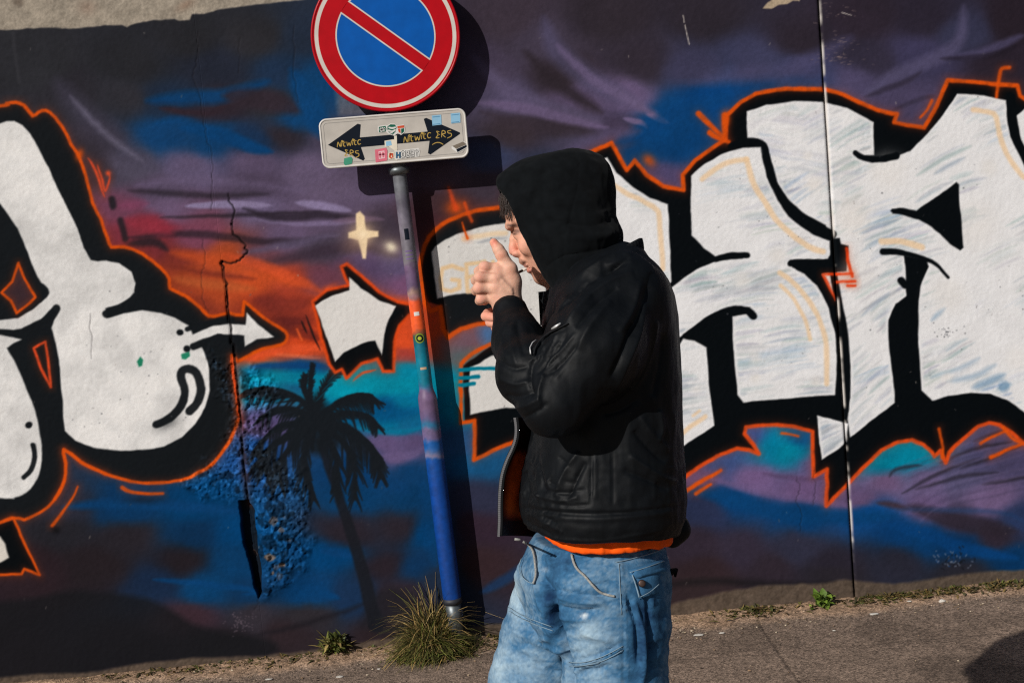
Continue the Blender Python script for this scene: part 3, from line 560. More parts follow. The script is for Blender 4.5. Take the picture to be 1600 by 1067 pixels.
l2 = fbm2(CH, CW, 5, 104, 2)[sl]; hm[sl] += a*(0.009*(lump-.35)+0.013*(rid-.6)+0.013*(l2-.5)+0.003); sp = a*sstep(.56, .74, fbm2(CH, CW, 4.5, 105, 2)[sl]); cv[sl] = cv[sl]*(1+.10*a[..., None])+sp[..., None]*np.array([.07, .11, .15], np.float32); cv[sl] *= (1-.45*a*sstep(.5, .68, fbm2(CH, CW, 12, 106, 3)[sl]))[..., None]  # pale blue flecks put the sunlit facets of the lumps into the colour
sl = bb([(395, 790), (500, 940)], 20); d = (XX[sl]-395)/100
hm[sl] += 0.028*sstep(0, .25, d)*(1-sstep(.3, 1.0, d))*sstep(770, 815, YY[sl])*(1-sstep(900, 945, YY[sl]))     # swollen render beside the gap
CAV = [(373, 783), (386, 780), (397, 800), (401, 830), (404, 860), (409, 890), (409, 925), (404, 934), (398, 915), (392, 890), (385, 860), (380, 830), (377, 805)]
sl, a = fill(CAV, None, 1.4, 1, 2.2); hm[sl] -= a*0.040; blend(sl, a*.8, (18, 16, 18))  # cavity also painted near-black, its shade put into the colour
for x, y, r_ in ((430, 812, 7), (441, 822, 5), (452, 842, 5), (424, 868, 8), (434, 884, 7), (442, 880, 5), (440, 898, 6), (428, 894, 4), (398, 868, 5), (446, 805, 3)):
    rr = [(x+r_*(.6+.6*rs.random())*math.cos(q), y+r_*(.5+.5*rs.random())*math.sin(q)) for q in np.linspace(0, 5.5, 7)]
    fill(rr, rs.choice([(170, 118, 78), (120, 90, 74), (84, 84, 96)]), 1.2, .6, 4); sl, a = fill(rr, None, 1, 1); hm[sl] -= a*.006
stroke([(371, 565), (373, 600), (376, 650), (379, 700), (384, 750), (388, 790)], 3.2, (214, 74, 34), 1, .0)
stroke([(362, 560), (365, 583), (371, 619), (374, 654)], 4, (224, 78, 34), 1, .95)
groove(jag([(361, 350), (364, 367), (382, 381), (386, 396), (375, 407), (361, 412), (347, 409)], 2.0, 4, 1), 1.3, .007, (16, 12, 14))
groove(jag([(347, 409), (349, 430), (354, 454), (356, 489), (361, 530), (366, 556)], 2.4, 5, 2), 2.0, .012, (10, 8, 10))
groove([(366, 556), (371, 600), (376, 660), (380, 720), (388, 782)], 1.8, .010, (10, 10, 14))
groove(jag([(357, 303), (360, 318), (367, 330), (362, 345), (361, 352)], 1.8, 4, 3), 1.1, .005, (22, 18, 22))
for q in ([(310, 50), (308, 90), (300, 120), (312, 150), (318, 190), (322, 215)], [(323, 216), (332, 240), (331, 290), (330, 330)], [(317, 374), (321, 412), (314, 428), (316, 468), (326, 490)], [(375, 60), (373, 115)], [(460, 40), (458, 110), (466, 160)], [(1245, 745), (1250, 765), (1244, 782), (1252, 800), (1251, 830)], [(1272, 735), (1274, 770), (1271, 790)], [(141, 490), (143, 560)], [(405, 935), (402, 946), (398, 952)]):
    q = jag(q, 2.2, 6, 4); groove(q, .8, .0022, None); stroke(q, 1.3, (30, 26, 30), .8, .35)
sl = bb(CONC, 4); hm += 0.0016*(fbm2(CH, CW, 5, 111, 3)-.5)+0.004*(fbm2(CH, CW, 90, 112, 3)-.5)
a = fill(CONC, None, 1.2, 1, 1.6); hm[a[0]] += a[1]*(0.0035*(fbm2(CH, CW, 7, 113, 4)[a[0]]-.5)-.0008)
a = fill(EDGE+[(2100, 1250), (-420, 1250)], None, 2.5, 1, 1.6); hm[a[0]] += a[1]*0.006*(fbm2(CH, CW, 6, 114, 4)[a[0]]-.5)

def sample(arr, px, py):
    x = np.clip(px-CX0, 0, CW-1.001); y = np.clip(py-CY0, 0, CH-1.001); xi = x.astype(int); yi = y.astype(int)
    fx = x-xi; fy = y-yi
    if arr.ndim == 3: fx = fx[..., None]; fy = fy[..., None]
    return (arr[yi, xi]*(1-fx)+arr[yi, xi+1]*fx)*(1-fy)+(arr[yi+1, xi]*(1-fx)+arr[yi+1, xi+1]*fx)*fy

# ------------------------------------------------------------------ the wall
mat_paint = new_mat('painted_concrete', rough=0.75, spec=0.05)
va = attr_col(mat_paint)
add_grain(mat_paint, 260, 1, 3, lo=0.88, hi=1.09, bump=0.07, bscale=500, dist=0.0008)
add_grain(mat_paint, 9, 1, 6, lo=0.95, hi=1.04, bump=0.018, bscale=30, dist=0.003)
mat_conc = new_mat('bare_concrete', srgb(150, 140, 126), 0.85, 0.3); add_grain(mat_conc, 40, 1, 6, lo=.75, hi=1.2, bump=.5, bscale=150)
XL = float(on_plane_y(378, 697)[0]); XR = float(on_plane_y(1319, 650)[0]); PW = XR-XL
ext = np.array([on_plane_y(px, py) for px in (-30, 1630) for py in (-30, 1100)])
vx0, vx1, vz1 = ext[:, 0].min(), ext[:, 0].max(), ext[:, 2].max()+.02
h_ = 0.0039; WH_TOP = 3.35
zs = np.unique(np.concatenate([np.arange(-0.12, vz1, h_), np.linspace(vz1+.03, WH_TOP, 14)]))
wall = empty('concrete_wall', (0, 0, 0), label='long concrete wall of tall cast panels covered by a spray-painted mural', cat='wall')
for k in range(-2, 4):                                     # panel k spans [XL+(k-1)PW, XL+k PW]
    xa, xb = XL+(k-1)*PW, XL+k*PW
    xa += 0.005 if k != 1 else 0; xb -= 0.005 if k != 0 else 0
    ga, gb = max(xa, vx0), min(xb, vx1); xs = []
    if ga < gb: xs = list(np.arange(ga, gb, h_))
    xs = np.unique(np.round(np.concatenate([[xa], np.arange(xa, xb, 0.05), [xb], xs]), 5))
    fine = np.array([x for x in xs])
    X, Z = np.meshgrid(fine, zs)
    P = np.stack([X, np.zeros_like(X), Z], -1); px, py = project(P)
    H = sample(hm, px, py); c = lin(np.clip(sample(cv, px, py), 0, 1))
    e = np.minimum(X-xa+(1 if k == 1 else 0), xb-X+(1 if k == 0 else 0)); H = H-0.004*np.exp(-(e/0.004)**2)          # eased arrises
    P[..., 1] = -H
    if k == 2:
        em = .8*np.exp(-((X-xa)/0.0040)**2)*sstep(.38, .6, fbm3(np.stack([X*0, Z, Z*0], -1), .09, 5, 3)); c = c*(1-em[..., None])+lin(np.array([214, 208, 202])/255)*em[..., None]  # pale chipped edge, also painting in the sun caught by the arris
    nz_, nx_ = X.shape
    V = P.reshape(-1, 3); C = c.reshape(-1, 3)
    idx = np.arange(nz_*nx_).reshape(nz_, nx_)
    q = np.stack([idx[:-1, :-1], idx[:-1, 1:], idx[1:, 1:], idx[1:, :-1]], -1).reshape(-1, 4)
    sv, sq, sc = [V], [q], [C]; n = len(V)
    for col, flip in ((0, 1), (nx_-1, 0)):                                  # returns into the joint
        b = P[:, col].copy(); b[:, 1] = 0.16; sv.append(b); ib = n+np.arange(nz_); ia = idx[:, col]
        f = np.stack([ia[:-1], ib[:-1], ib[1:], ia[1:]], -1)
        sq.append(f if not flip else f[:, ::-1]); n += nz_
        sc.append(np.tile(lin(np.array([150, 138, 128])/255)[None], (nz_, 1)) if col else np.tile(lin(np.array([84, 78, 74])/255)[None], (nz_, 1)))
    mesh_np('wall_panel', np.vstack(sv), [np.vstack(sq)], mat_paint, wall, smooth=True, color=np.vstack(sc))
b = MB(); b.box(((XL+XR)/2, 0.20, WH_TOP/2-.06), (PW*6.2, 0.10, WH_TOP+.1)); b.build('wall_backing', mat_conc, wall)
b = MB(); b.box(((XL+XR)/2, 0.10, WH_TOP+0.035), (PW*6.2, 0.36, 0.07)); b.build('coping', mat_conc, wall)

# ------------------------------------------------------------------ the ground
gp = np.array([on_ground(px, py) for px, py in ((0, 1067), (1600, 1067), (1600, 900), (0, 1030))])
gx0, gx1, gy0 = gp[:, 0].min()-.15, gp[:, 0].max()+.15, gp[:, 1].min()-.1
gxs = np.unique(np.concatenate([-np.geomspace(4, 80, 14), np.linspace(-4, gx0, 12), np.arange(gx0, gx1, 0.0065), np.linspace(gx1, 6, 16), np.geomspace(6.5, 80, 14)]))
gys = np.unique(np.concatenate([-np.geomspace(3, 80, 16), np.linspace(-3, gy0, 12), np.arange(gy0, 0.08, 0.0065), [0.14, 0.3, 1, 6, 30, 80]]))
X, Y = np.meshgrid(gxs, gys); P = np.stack([X, Y, np.zeros_like(X)], -1)
fr_ = (X > gx0-.3) & (X < gx1+.3) & (Y > gy0-.3) & (Y < .1)
fz = fbm3(np.stack([X, Y, 0*X], -1), 0.10, 3, 3); fz2 = fbm3(np.stack([X, Y, 0*X], -1), 0.022, 9, 3); fw = fbm3(np.stack([X, Y, 0*X], -1), 0.5, 12, 3)
dirt = 1-sstep(0.085, 0.17, -Y+(fz-.5)*0.14+(fz2-.5)*.05+(fw-.5)*.12)
Z = fr_*(dirt*(0.010+0.020*fz*(1-sstep(0, .16, -Y)*.7)+0.010*(fz2-.5))+0.0022*(fz2-.5)*(1-dirt)+0.004*(fw-.5))
qx, qy = project(P)
seams = [[(1150, 900), (1195, 988), (1217, 1020), (1250, 1067), (1275, 1100)], [(1217, 1020), (1300, 1010), (1450, 998), (1620, 985)], [(1217, 1020), (1120, 1026), (1020, 1032)], [(1235, 960), (1345, 950)]]
sm_ = np.zeros_like(X)
for i, s in enumerate(seams):
    d, _ = seg_dist(qx+(fz2-.5)*4, (qy+(fz-.5)*4), s); sm_ = np.maximum(sm_, np.exp(-(d/(1.3 if i == 0 else 1.0))**2)*(1 if i == 0 else .4))
Z = Z-0.004*sm_*fr_
P[..., 2] = Z
asph = lin(np.array([130, 112, 98])/255)*(0.72+0.50*fw+0.16*(fz-.5)-.22*sstep(.52, .62, fbm3(np.stack([X, Y, 0*X], -1), .22, 15, 3)))[..., None]
dcol = lin(np.array([158, 130, 106])/255)*(0.62+0.62*fz)[..., None]
c = asph*(1-dirt[..., None])+dcol*dirt[..., None]; c = c*(1-.55*sm_[..., None])
idx = np.arange(X.size).reshape(X.shape); q = np.stack([idx[:-1, :-1], idx[:-1, 1:], idx[1:, 1:], idx[1:, :-1]], -1).reshape(-1, 4)
mat_ground = new_mat('pavement_asphalt', rough=0.9, spec=0.25); attr_col(mat_ground)
tcg = N(mat_ground, 'ShaderNodeTexCoord'); vo = N(mat_ground, 'ShaderNodeTexVoronoi', i_Scale=150.0); Lk(mat_ground, tcg.outputs['Object'], vo.inputs['Vector'])
sepc = N(mat_ground, 'ShaderNodeSeparateColor'); Lk(mat_ground, vo.outputs['Color'], sepc.inputs[0])
mrg = N(mat_ground, 'ShaderNodeMapRange'); mrg.inputs[3].default_value = .45; mrg.inputs[4].default_value = 1.65; Lk(mat_ground, sepc.outputs[0], mrg.inputs[0])
vm = N(mat_ground, 'ShaderNodeVectorMath', operation='MULTIPLY'); Lk(mat_ground, bsdf(mat_ground).inputs['Base Color'].links[0].from_socket, vm.inputs[0]); Lk(mat_ground, mrg.outputs[0], vm.inputs[1]); Lk(mat_ground, vm.outputs[0], bsdf(mat_ground).inputs['Base Color'])
bpn = N(mat_ground, 'ShaderNodeBump', i_Strength=.55, i_Distance=.004); Lk(mat_ground, vo.outputs['Distance'], bpn.inputs['Height']); Lk(mat_ground, bpn.outputs[0], bsdf(mat_ground).inputs['Normal'])
add_grain(mat_ground, 22, 1, 5, lo=.86, hi=1.14, bump=.5, bscale=220, dist=.004)
mesh_np('pavement', P.reshape(-1, 3), [q], mat_ground, smooth=True, color=c.reshape(-1, 3), kind='structure')
# ------------------------------------------------------------------ sign post
def plane_pt(px, py, y): return on_plane_y(px, py, y)
SY = -0.150                                                # front plane of the signs (distance from the wall)
sc_ = float(np.linalg.norm(plane_pt(700, 60, SY)-plane_pt(600, 60, SY)))/100     # metres per photo pixel there
rt = random.Random(21)
post = empty('sign_post', on_ground(704, 992)*np.array([1, 0, 0])+np.array([0, -0.09, 0]), label='leaning spray-painted steel sign post in front of the mural, grass at its foot', cat='sign post')
PO = np.array(post.location)
PYD = SY+0.062                                             # depth of the pole axis
def pole_pt(px, py): p = plane_pt(px, py, PYD); return p
pa, pb = pole_pt(612, 175), pole_pt(665, 600)
ax_dir = (pb-pa)/np.linalg.norm(pb-pa)
top = pa-ax_dir*0.62; foot_z = -0.15
def pole_at(z): return pa+ax_dir*((z-pa[2])/ax_dir[2])
zb = lambda py: float(pole_at(pole_pt(600+(py-175)*0.126, py)[2])[2])
BANDS = [(0, (88, 92, 98)), (300, (104, 106, 112)), (318, (84, 80, 92)), (345, (118, 112, 126)), (395, (108, 104, 112)), (408, (120, 116, 122)), (418, (104, 82, 112)), (448, (96, 76, 106)), (458, (150, 120, 110)), (466, (150, 110, 116)), (474, (230, 88, 46)), (486, (238, 92, 40)), (492, (240, 92, 36)), (516, (234, 92, 42)), (524, (60, 80, 70)), (538, (8, 96, 116)), (560, (0, 116, 140)), (594, (0, 118, 142)), (604, (60, 104, 140)), (612, (110, 88, 122)), (640, (108, 86, 118)), (655, (96, 84, 122)), (664, (40, 110, 150)), (672, (110, 96, 132)), (684, (104, 92, 134)), (690, (10, 84, 156)), (700, (30, 90, 160)), (712, (120, 112, 140)), (718, (8, 70, 146)), (760, (2, 62, 140)), (930, (2, 56, 128)), (1100, (2, 50, 110))]
BZ = np.array([zb(b[0]) for b in BANDS])[::-1]; BC = np.array([b[1] for b in BANDS], float)[::-1]
mat_pole = new_mat('spray_painted_steel', rough=0.5, spec=0.35); attr_col(mat_pole); add_grain(mat_pole, 60, 1, 5, lo=.86, hi=1.1, bump=.06, bscale=120, dist=.002)
mat_galv = new_mat('galvanised_steel', (0.16, 0.18, 0.19), 0.45, 0.5, 0.7); add_grain(mat_galv, 35, 1, 5, lo=.7, hi=1.15, bump=.08)
def painted_tube(name, z1, z0, r, parent, prof=None, n=28):
    zz = np.arange(z1, z0, -0.006); V, C = [], []
    P = np.array([pole_at(z) for z in zz]); T = -ax_dir if ax_dir[2] > 0 else ax_dir
    a = np.cross(T, [0, 1, 0]); a /= np.linalg.norm(a); b = np.cross(T, a)
    th = np.linspace(0, 2*math.pi, n, endpoint=False)
    rr = np.array([prof(z) if prof else r for z in zz])
    V = (P[:, None]+rr[:, None, None]*(np.cos(th)[None, :, None]*a+np.sin(th)[None, :, None]*b)).reshape(-1, 3)
    zc = V[:, 2]+(fbm3(V, .03, 4)-.5)*.05
    C = np.stack([np.interp(zc, BZ, BC[:, k]) for k in range(3)], -1)/255
    n1 = fbm3(V, .02, 8)[:, None]; C = C*(0.86+.28*n1)
    idx = np.arange(len(zz)*n).reshape(len(zz), n); nx = np.roll(idx, -1, 1)
    q = np.stack([idx[:-1], idx[1:], nx[1:], nx[:-1]], -1).reshape(-1, 4)
    return mesh_np(name, V, [q], mat_pole, parent, PO, True, lin(np.clip(C, 0, 1)))
ZS = zb(612); ZE = zb(938)
painted_tube('pole', top[2], 0.04, 0.0285, post)
painted_tube('sleeve', ZS+.02, ZE, 0.048, post, lambda z: 0.0285+0.0105*float(sstep(ZS+.018, ZS-.035, z)))
Vt, q, t = tube([pole_at(ZE+.012), pole_at(ZE-.012)], .0405, 24); MB().add(Vt, q, t).build('collar_ring', new_mat('dark_rubber', (0.02, 0.022, 0.03), .6), post, PO, True)
Vt, q, t = tube([pole_at(ZE-.01), pole_at(ZE-.07), pole_at(-.12)], [.034, .031, .031], 24); MB().add(Vt, q, t).build('socket', mat_galv, post, PO, True)
c0 = pole_at(top[2]); Vt, q, t = tube([c0+[0, 0, .012], c0, c0-[0, 0, .01]], [.012, .031, .031], 20); MB().add(Vt, q, t).build('cap', mat_galv, post, PO, True)

# flat graphics on a sign plate: polygons in plate coordinates (photo pixels about the plate centre), layered proud of each other
class Plate:
    def __init__(s, cx, cy, y, ang, parent, org):
        s.c = plane_pt(cx, cy, y); a = R(ang); s.e1 = np.array([math.cos(a), 0, math.sin(a)]); s.e2 = np.array([-math.sin(a), 0, math.cos(a)])
        s.p = parent; s.o = org; s.y = y
    def loc(s, px, py):                                     # photo pixel -> plate coordinates (m)
        d = plane_pt(px, py, s.y)-s.c; return np.array([d @ s.e1, d @ s.e2])
    def W(s, uv, lay): uv = np.asarray(uv, float).reshape(-1, 2); return s.c+uv[:, :1]*s.e1+uv[:, 1:]*s.e2+np.array([0, -lay*0.00045, 0])
    def poly(s, uv, lay, name, mat, holes=None, parent=None, **k):
        from mathutils.geometry import tessellate_polygon
        loops = [[Vector((x, y, 0)) for x, y in uv]]+([[Vector((x, y, 0)) for x, y in h] for h in holes] if holes else [])
        tri = tessellate_polygon(loops); pts = np.array([(v.x, v.y) for l in loops for v in l]); V = s.W(pts, lay)
        T = np.array(tri); A = V[T]; nn = np.cross(A[:, 1]-A[:, 0], A[:, 2]-A[:, 0])[:, 1]; T[nn > 0] = T[nn > 0][:, ::-1]
        return mesh_np(name, V, [T], mat, parent or s.p, s.o, False, **k)
    def ribbon_mb(s, strokes, w, lay, mb=None, sm=True):
        mb = mb or MB()
        for P in strokes:
            P = cr(P, 4) if len(P) > 2 and sm else np.asarray(P, float); T = np.gradient(P, axis=0); T /= np.linalg.norm(T, axis=1)[:, None]+1e-9
            Nn = np.stack([-T[:, 1], T[:, 0]], -1); ww = w/2*(0.8+.35*np.sin(np.linspace(0, 3.1, len(P))))[:, None]
            A, B = s.W(P+Nn*ww, lay), s.W(P-Nn*ww, lay); n = len(P); V = np.vstack([A, B])
            mb.add(V, [[i, i+1, n+i+1, n+i] for i in range(n-1)])
        return mb
def circ(r, n=96, a0=0, a1=2*math.pi, c=(0, 0)): return [(c[0]+r*math.cos(t), c[1]+r*math.sin(t)) for t in np.linspace(a0, a1, n, endpoint=(a1-a0 < 6.28))]
def film(name, c, rough=.38): m = new_mat(name, c, rough, .18); add_grain(m, 18, 1, 6, lo=.88, hi=1.06); return m
m_red, m_wht, m_blu = film('red_reflective_film', srgb(178, 4, 20)), film('white_reflective_film', srgb(206, 200, 192)), film('blue_reflective_film', srgb(0, 84, 168))
m_plate, m_ink = film('grey_white_plate_paint', srgb(188, 182, 174)), film('black_ink', srgb(14, 22, 34))
m_rim = film('red_rim_enamel', srgb(176, 14, 28), .3)
SRT = 2.2
DSY = -0.126
disc = empty('no_waiting_sign', plane_pt(602.5, 57, DSY), label='round blue no-waiting sign with red ring and diagonal red bar', cat='traffic sign')
DO = np.array(disc.location); D = Plate(602.5, 57, DSY, SRT, disc, DO)
k_ = sc_*(CAM[1]-DSY)/(CAM[1]-SY)
# body: shallow dished disc with rolled rim
V = []; n = 96; prof = [(0.0, .020), (115.2, .020), (116.6, .010), (116.4, 0.0), (114.8, -.0035), (112.8, -.001), (112.2, 0.001), (0.0, 0.001)]
th = np.linspace(0, 2*math.pi, n, endpoint=False)
V = np.vstack([D.c+(r*k_*np.cos(th))[:, None]*D.e1+(r*k_*np.sin(th))[:, None]*D.e2+np.array([0, y, 0]) for r, y in prof])
idx = np.arange(len(prof)*n).reshape(-1, n); nx = np.roll(idx, -1, 1); q = np.stack([idx[:-1], idx[1:], nx[1:], nx[:-1]], -1).reshape(-1, 4)
mesh_np('plate', V, [q], m_rim, disc, DO, True)
D.poly(circ(112.3*k_), 1, 'red_outer_ring', m_red, [circ(110.6*k_)[::-1]])
D.poly(circ(110.6*k_), 1, 'white_ring', m_wht, [circ(104.6*k_)[::-1]])
D.poly(circ(104.6*k_), 1, 'red_ring', m_red, [circ(78*k_)[::-1]])
hw = 9.6*k_; ba = R(-43.0-SRT+3.0); bu = np.array([math.cos(ba), math.sin(ba)]); bn = np.array([-bu[1], bu[0]])
def seg_shape(r, off, side):                                # circle segment on one side of the bar
    phi = math.acos(off/r); mid = math.atan2(bn[1]*side, bn[0]*side); return circ(r, 60, mid-phi, mid+phi)
for sd in (1, -1):
    D.poly(seg_shape(78*k_, hw-.2*k_, sd), 1, 'white_edge', m_wht)
    D.poly(seg_shape(75.8*k_, hw+2.1*k_, sd), 2, 'blue_field', m_blu)
L = math.sqrt((78*k_)**2-(hw)**2)
D.poly([bu*-L*1.0+bn*hw, bu*-L-bn*hw, bu*L-bn*hw, bu*L+bn*hw], 1.5, 'diagonal_bar', m_red)
for zz, nm in ((0.5, 'clamp'), (-0.6, 'clamp')):
    p = D.c+D.e2*zz*100*k_; b = MB(); b.box(p+np.array([0, .0275, 0]), (.16, .012, .03)); b.build(nm, mat_galv, disc, DO)
    zc = p[2]; Vt, q, t = tube([pole_at(zc+.016), pole_at(zc-.016)], .034, 20); MB().add(Vt, q, t).build(nm, mat_galv, disc, DO, True)

pl = empty('arrow_plate', plane_pt(615.5, 216.5, SY), label='grey plate with black double-headed arrow, covered in stickers and marker tags', cat='traffic sign')
k_ = sc_; PLO = np.array(pl.location); A = Plate(615.5, 216.5, SY, 0.3, pl, PLO)
hwid, hhei, rr = 115.5*k_, 38.6*k_, 12*k_
def rrect(w, h, r, n=8):
    out = []
    for cx, cy, a0 in ((w-r, h-r, 0), (-w+r, h-r, 90), (-w+r, -h+r, 180), (w-r, -h+r, 270)):
        out += [(cx+r*math.cos(R(a0+90*i/n)), cy+r*math.sin(R(a0+90*i/n))) for i in range(n+1)]
    return out
cn = np.array([A.loc(497, 187), A.loc(727, 167.5), A.loc(734, 244), A.loc(509, 266.5)])
ang_ = math.degrees(math.atan2((cn[1]-cn[0])[1], (cn[1]-cn[0])[0])); A = Plate(615.8, 216.5, SY, ang_, pl, PLO)
prof = [(-1, .016), (0, .014), (.4, .002), (-.2, -.002), (-1.6, -.003), (-2.6, -.0015), (-3.0, 0.0005)]
loops = [rrect(hwid+d*k_, hhei+d*k_, rr+d*k_) for d, y in prof]; n = len(loops[0])
V = np.vstack([A.W(np.array(l), 0)+np.array([0, y, 0]) for l, (d, y) in zip(loops, prof)]); idx = np.arange(len(prof)*n).reshape(-1, n); nx = np.roll(idx, -1, 1)
mesh_np('rim', V, [np.stack([idx[:-1], idx[1:], nx[1:], nx[:-1]], -1).reshape(-1, 4)], film('white_rim_enamel', srgb(214, 210, 204)), pl, PLO, True)
A.poly(rrect(hwid-2.6*k_, hhei-2.6*k_, rr-2.6*k_), 0, 'plate_face', m_plate)
bkf = A.poly(rrect(hwid-1*k_, hhei-1*k_, rr-k_), -30, 'plate_back', mat_galv)
A.poly(rrect(hwid-6.5*k_, hhei-6.5*k_, rr-6*k_), .6, 'grey_line', film('dull_grey_line', srgb(150, 146, 142)), [rrect(hwid-7.4*k_, hhei-7.4*k_, rr-6.6*k_)[::-1]])
def z6(x, y): return A.loc(480+x/5.714, 160+y/5.714)        # detail coordinates of the enlarged plate
arrow = [(185, 382), (450, 192), (478, 200), (470, 315), (1075, 262), (1040, 150), (1062, 140), (1362, 270), (1366, 282), (1100, 468), (1078, 455), (1092, 345), (480, 402), (515, 505), (500, 522)]
A.poly([z6(*p) for p in arrow], 1, 'arrow', m_ink)
m_gold = film('gold_marker', srgb(190, 160, 84)); m_sblu = film('light_blue_sticker', srgb(140, 186, 214)); m_teal = film('faded_teal_sticker', srgb(70, 150, 122)); m_grn = film('green_sticker', srgb(20, 96, 76))
m_pink = film('pink_sticker', srgb(214, 110, 128)); m_orr = film('red_orange_print', srgb(200, 80, 50)); m_cream = film('cream_sticker', srgb(222, 214, 196)); m_dsb = film('blue_print', srgb(70, 130, 170)); m_gy = film('taupe_print', srgb(120, 110, 98)); m_vio = film('violet_print', srgb(120, 96, 150)); m_stw = film('sticker_white', srgb(216, 214, 210))
GL = {'N': [[(0, 0), (2, 10), (7, 1), (9, 11)]], 'i': [[(0, 0), (1, 7)], [(-1, 9), (1, 12), (3, 9), (-1, 9)]], 't': [[(0, 11), (0, 1), (4, 0)], [(-2, 7), (4, 8)]], 'W': [[(0, 8), (2, 0), (5, 6), (8, 0), (11, 10)]],
      'c': [[(7, 8), (3, 9), (0, 5), (2, 0), (7, 1)]], 'E': [[(6, 9), (1, 10), (4, 5), (0, 0), (6, 0)], [(2, 5), (7, 5)]], 'R': [[(0, 0), (1, 10), (6, 9), (6, 6), (1, 5), (7, 0)]], 'S': [[(7, 10), (1, 9), (2, 6), (7, 5), (7, 1), (0, -2)]],
      'C': [[(7, 9), (2, 9), (0, 4), (3, 0), (7, 2)]]}
def tag_text(txt, x, y, s, dx, dy):
    out = []
    for ch in txt:
        if ch != ' ':
            for st_ in GL[ch]: out.append([z6(x+px_*s, y-py_*s*1.15+dy/10*px_*.1) for px_, py_ in st_])
        wd = {'W': 13, 'i': 5, 't': 7, ' ': 5}.get(ch, 10)*s; x += wd*1.0; y += dy*wd/100
    return out
A.ribbon_mb(tag_text('NitWitc', 268, 402, 3.9, 1, -14), 3.4*k_/3, 2).build('left_tag_line', m_gold, pl, PLO)
A.ribbon_mb(tag_text('ERS', 335, 478, 4.6, 1, 8), 3.4*k_/3, 2).build('left_tag_line', m_gold, pl, PLO)
A.ribbon_mb(tag_text('NitWitc', 862, 362, 4.5, 1, -20), 3.4*k_/3, 2).build('right_tag_line', m_gold, pl, PLO)
A.ribbon_mb(tag_text('ERS', 1150, 318, 5.0, 1, -8), 3.4*k_/3, 2).build('right_tag_line', m_gold, pl, PLO)
A.ribbon_mb([[z6(1116, 380), z6(1150, 362), z6(1185, 362), z6(1215, 378)]], 3.4*k_/3, 2).build('right_tag_line', m_gold, pl, PLO)
def sticker(pts, lay, mat, nm='sticker'): return A.poly([z6(*p) for p in pts], lay, nm, mat)
for x0, y0 in ((1112, 120), (1280, 102)):
    s_ = sticker([(x0, y0), (x0+84, y0-8), (x0+88, y0+80), (x0+6, y0+90)], 3, m_sblu)
    for dy in (0, 66): A.ribbon_mb([[z6(x0+8, y0+14+dy), z6(x0+76, y0+6+dy)]], 2.2*k_/2, 4).build('print_line', m_dsb, s_, PLO)
sticker([(330, 502), (392, 486), (406, 506), (400, 548), (340, 566), (326, 548)], 3, m_teal)
sticker([(632, 215), (700, 204), (716, 210), (740, 192), (780, 194), (800, 210), (862, 200), (876, 226), (870, 270), (838, 294), (812, 276), (776, 300), (730, 286), (704, 264), (640, 276), (628, 250)], 3, m_stw)
sticker([(640, 222), (700, 212), (708, 240), (700, 262), (642, 270)], 4, m_grn); sticker([(716, 218), (744, 198), (784, 200), (798, 224), (790, 262), (762, 292), (732, 274), (716, 246)], 4, m_grn)
sticker([(804, 214), (864, 206), (870, 228), (806, 234)], 4, m_orr); sticker([(808, 238), (832, 236), (834, 276), (818, 270)], 4, m_orr); sticker([(838, 238), (866, 232), (864, 264), (840, 284)], 4, m_grn)
mb = A.ribbon_mb([[z6(652, 232), z6(664, 250), z6(656, 264)], [z6(672, 226), z6(670, 260)], [z6(648, 246), z6(698, 238)], [z6(690, 226), z6(684, 258)], [z6(726, 226), z6(760, 232), z6(792, 224)], [z6(722, 250), z6(758, 262), z6(790, 246)], [z6(736, 268), z6(762, 276)]], 5*k_/2, 5); mb.build('sticker_print', m_stw, pl, PLO)
sticker([(690, 345), (770, 332), (800, 345), (806, 420), (778, 430), (730, 396), (694, 402)], 3, m_cream); sticker([(702, 352), (748, 344), (756, 384), (706, 394)], 4, m_sblu)
sticker([(776, 300), (800, 298), (806, 520), (780, 512)], 2.5, m_cream)
s1 = [(604, 424), (704, 406), (716, 430), (714, 520), (612, 538)]; sticker(s1, 3, m_pink); sticker([(636, 440), (690, 432), (694, 500), (640, 508)], 4, film('pale_pink_print', srgb(232, 190, 196)))
mb = A.ribbon_mb([[z6(650, 448), z6(652, 496)], [z6(636, 470), z6(692, 464)], [z6(676, 444), z6(680, 492)]], 6*k_/2, 5); mb.build('sticker_print', m_pink, pl, PLO)
sticker([(720, 456), (775, 444), (780, 502), (726, 512)], 3.2, m_cream); mb = A.ribbon_mb([[z6(732, 466), z6(750, 460), z6(736, 486), z6(754, 500)], [z6(762, 456), z6(764, 496)]], 5*k_/2, 5); mb.build('sticker_print', m_orr, pl, PLO)
sticker([(782, 436), (994, 408), (1008, 430), (1000, 484), (960, 492), (860, 500), (800, 514), (784, 504)], 3, m_stw)
HB = {'H': [[(0, 0), (0, 10)], [(6, 0), (6, 10)], [(0, 5), (6, 5)]], 'O': [[(3, 0), (0, 3), (0, 7), (3, 10), (6, 7), (6, 3), (3, 0)]], 'B': [[(0, 0), (0, 10), (5, 9), (5, 6), (0, 5), (6, 4), (6, 1), (0, 0)]], 'Y': [[(0, 10), (3, 5), (6, 10)], [(3, 5), (3, 0)]]}
hb = []; x, y = 800, 500
for ch in 'HOBBY':
    for s__ in HB[ch]: hb.append([z6(x+p*4.6, y-q_*5.6) for p, q_ in s__])
    x += 42; y -= 5
A.ribbon_mb(hb, 10.5*k_/3, 4, None, False).build('lettering', m_ink, pl, PLO); A.ribbon_mb(hb[:3], 4.5*k_/3, 5, None, False).build('lettering', m_dsb, pl, PLO)
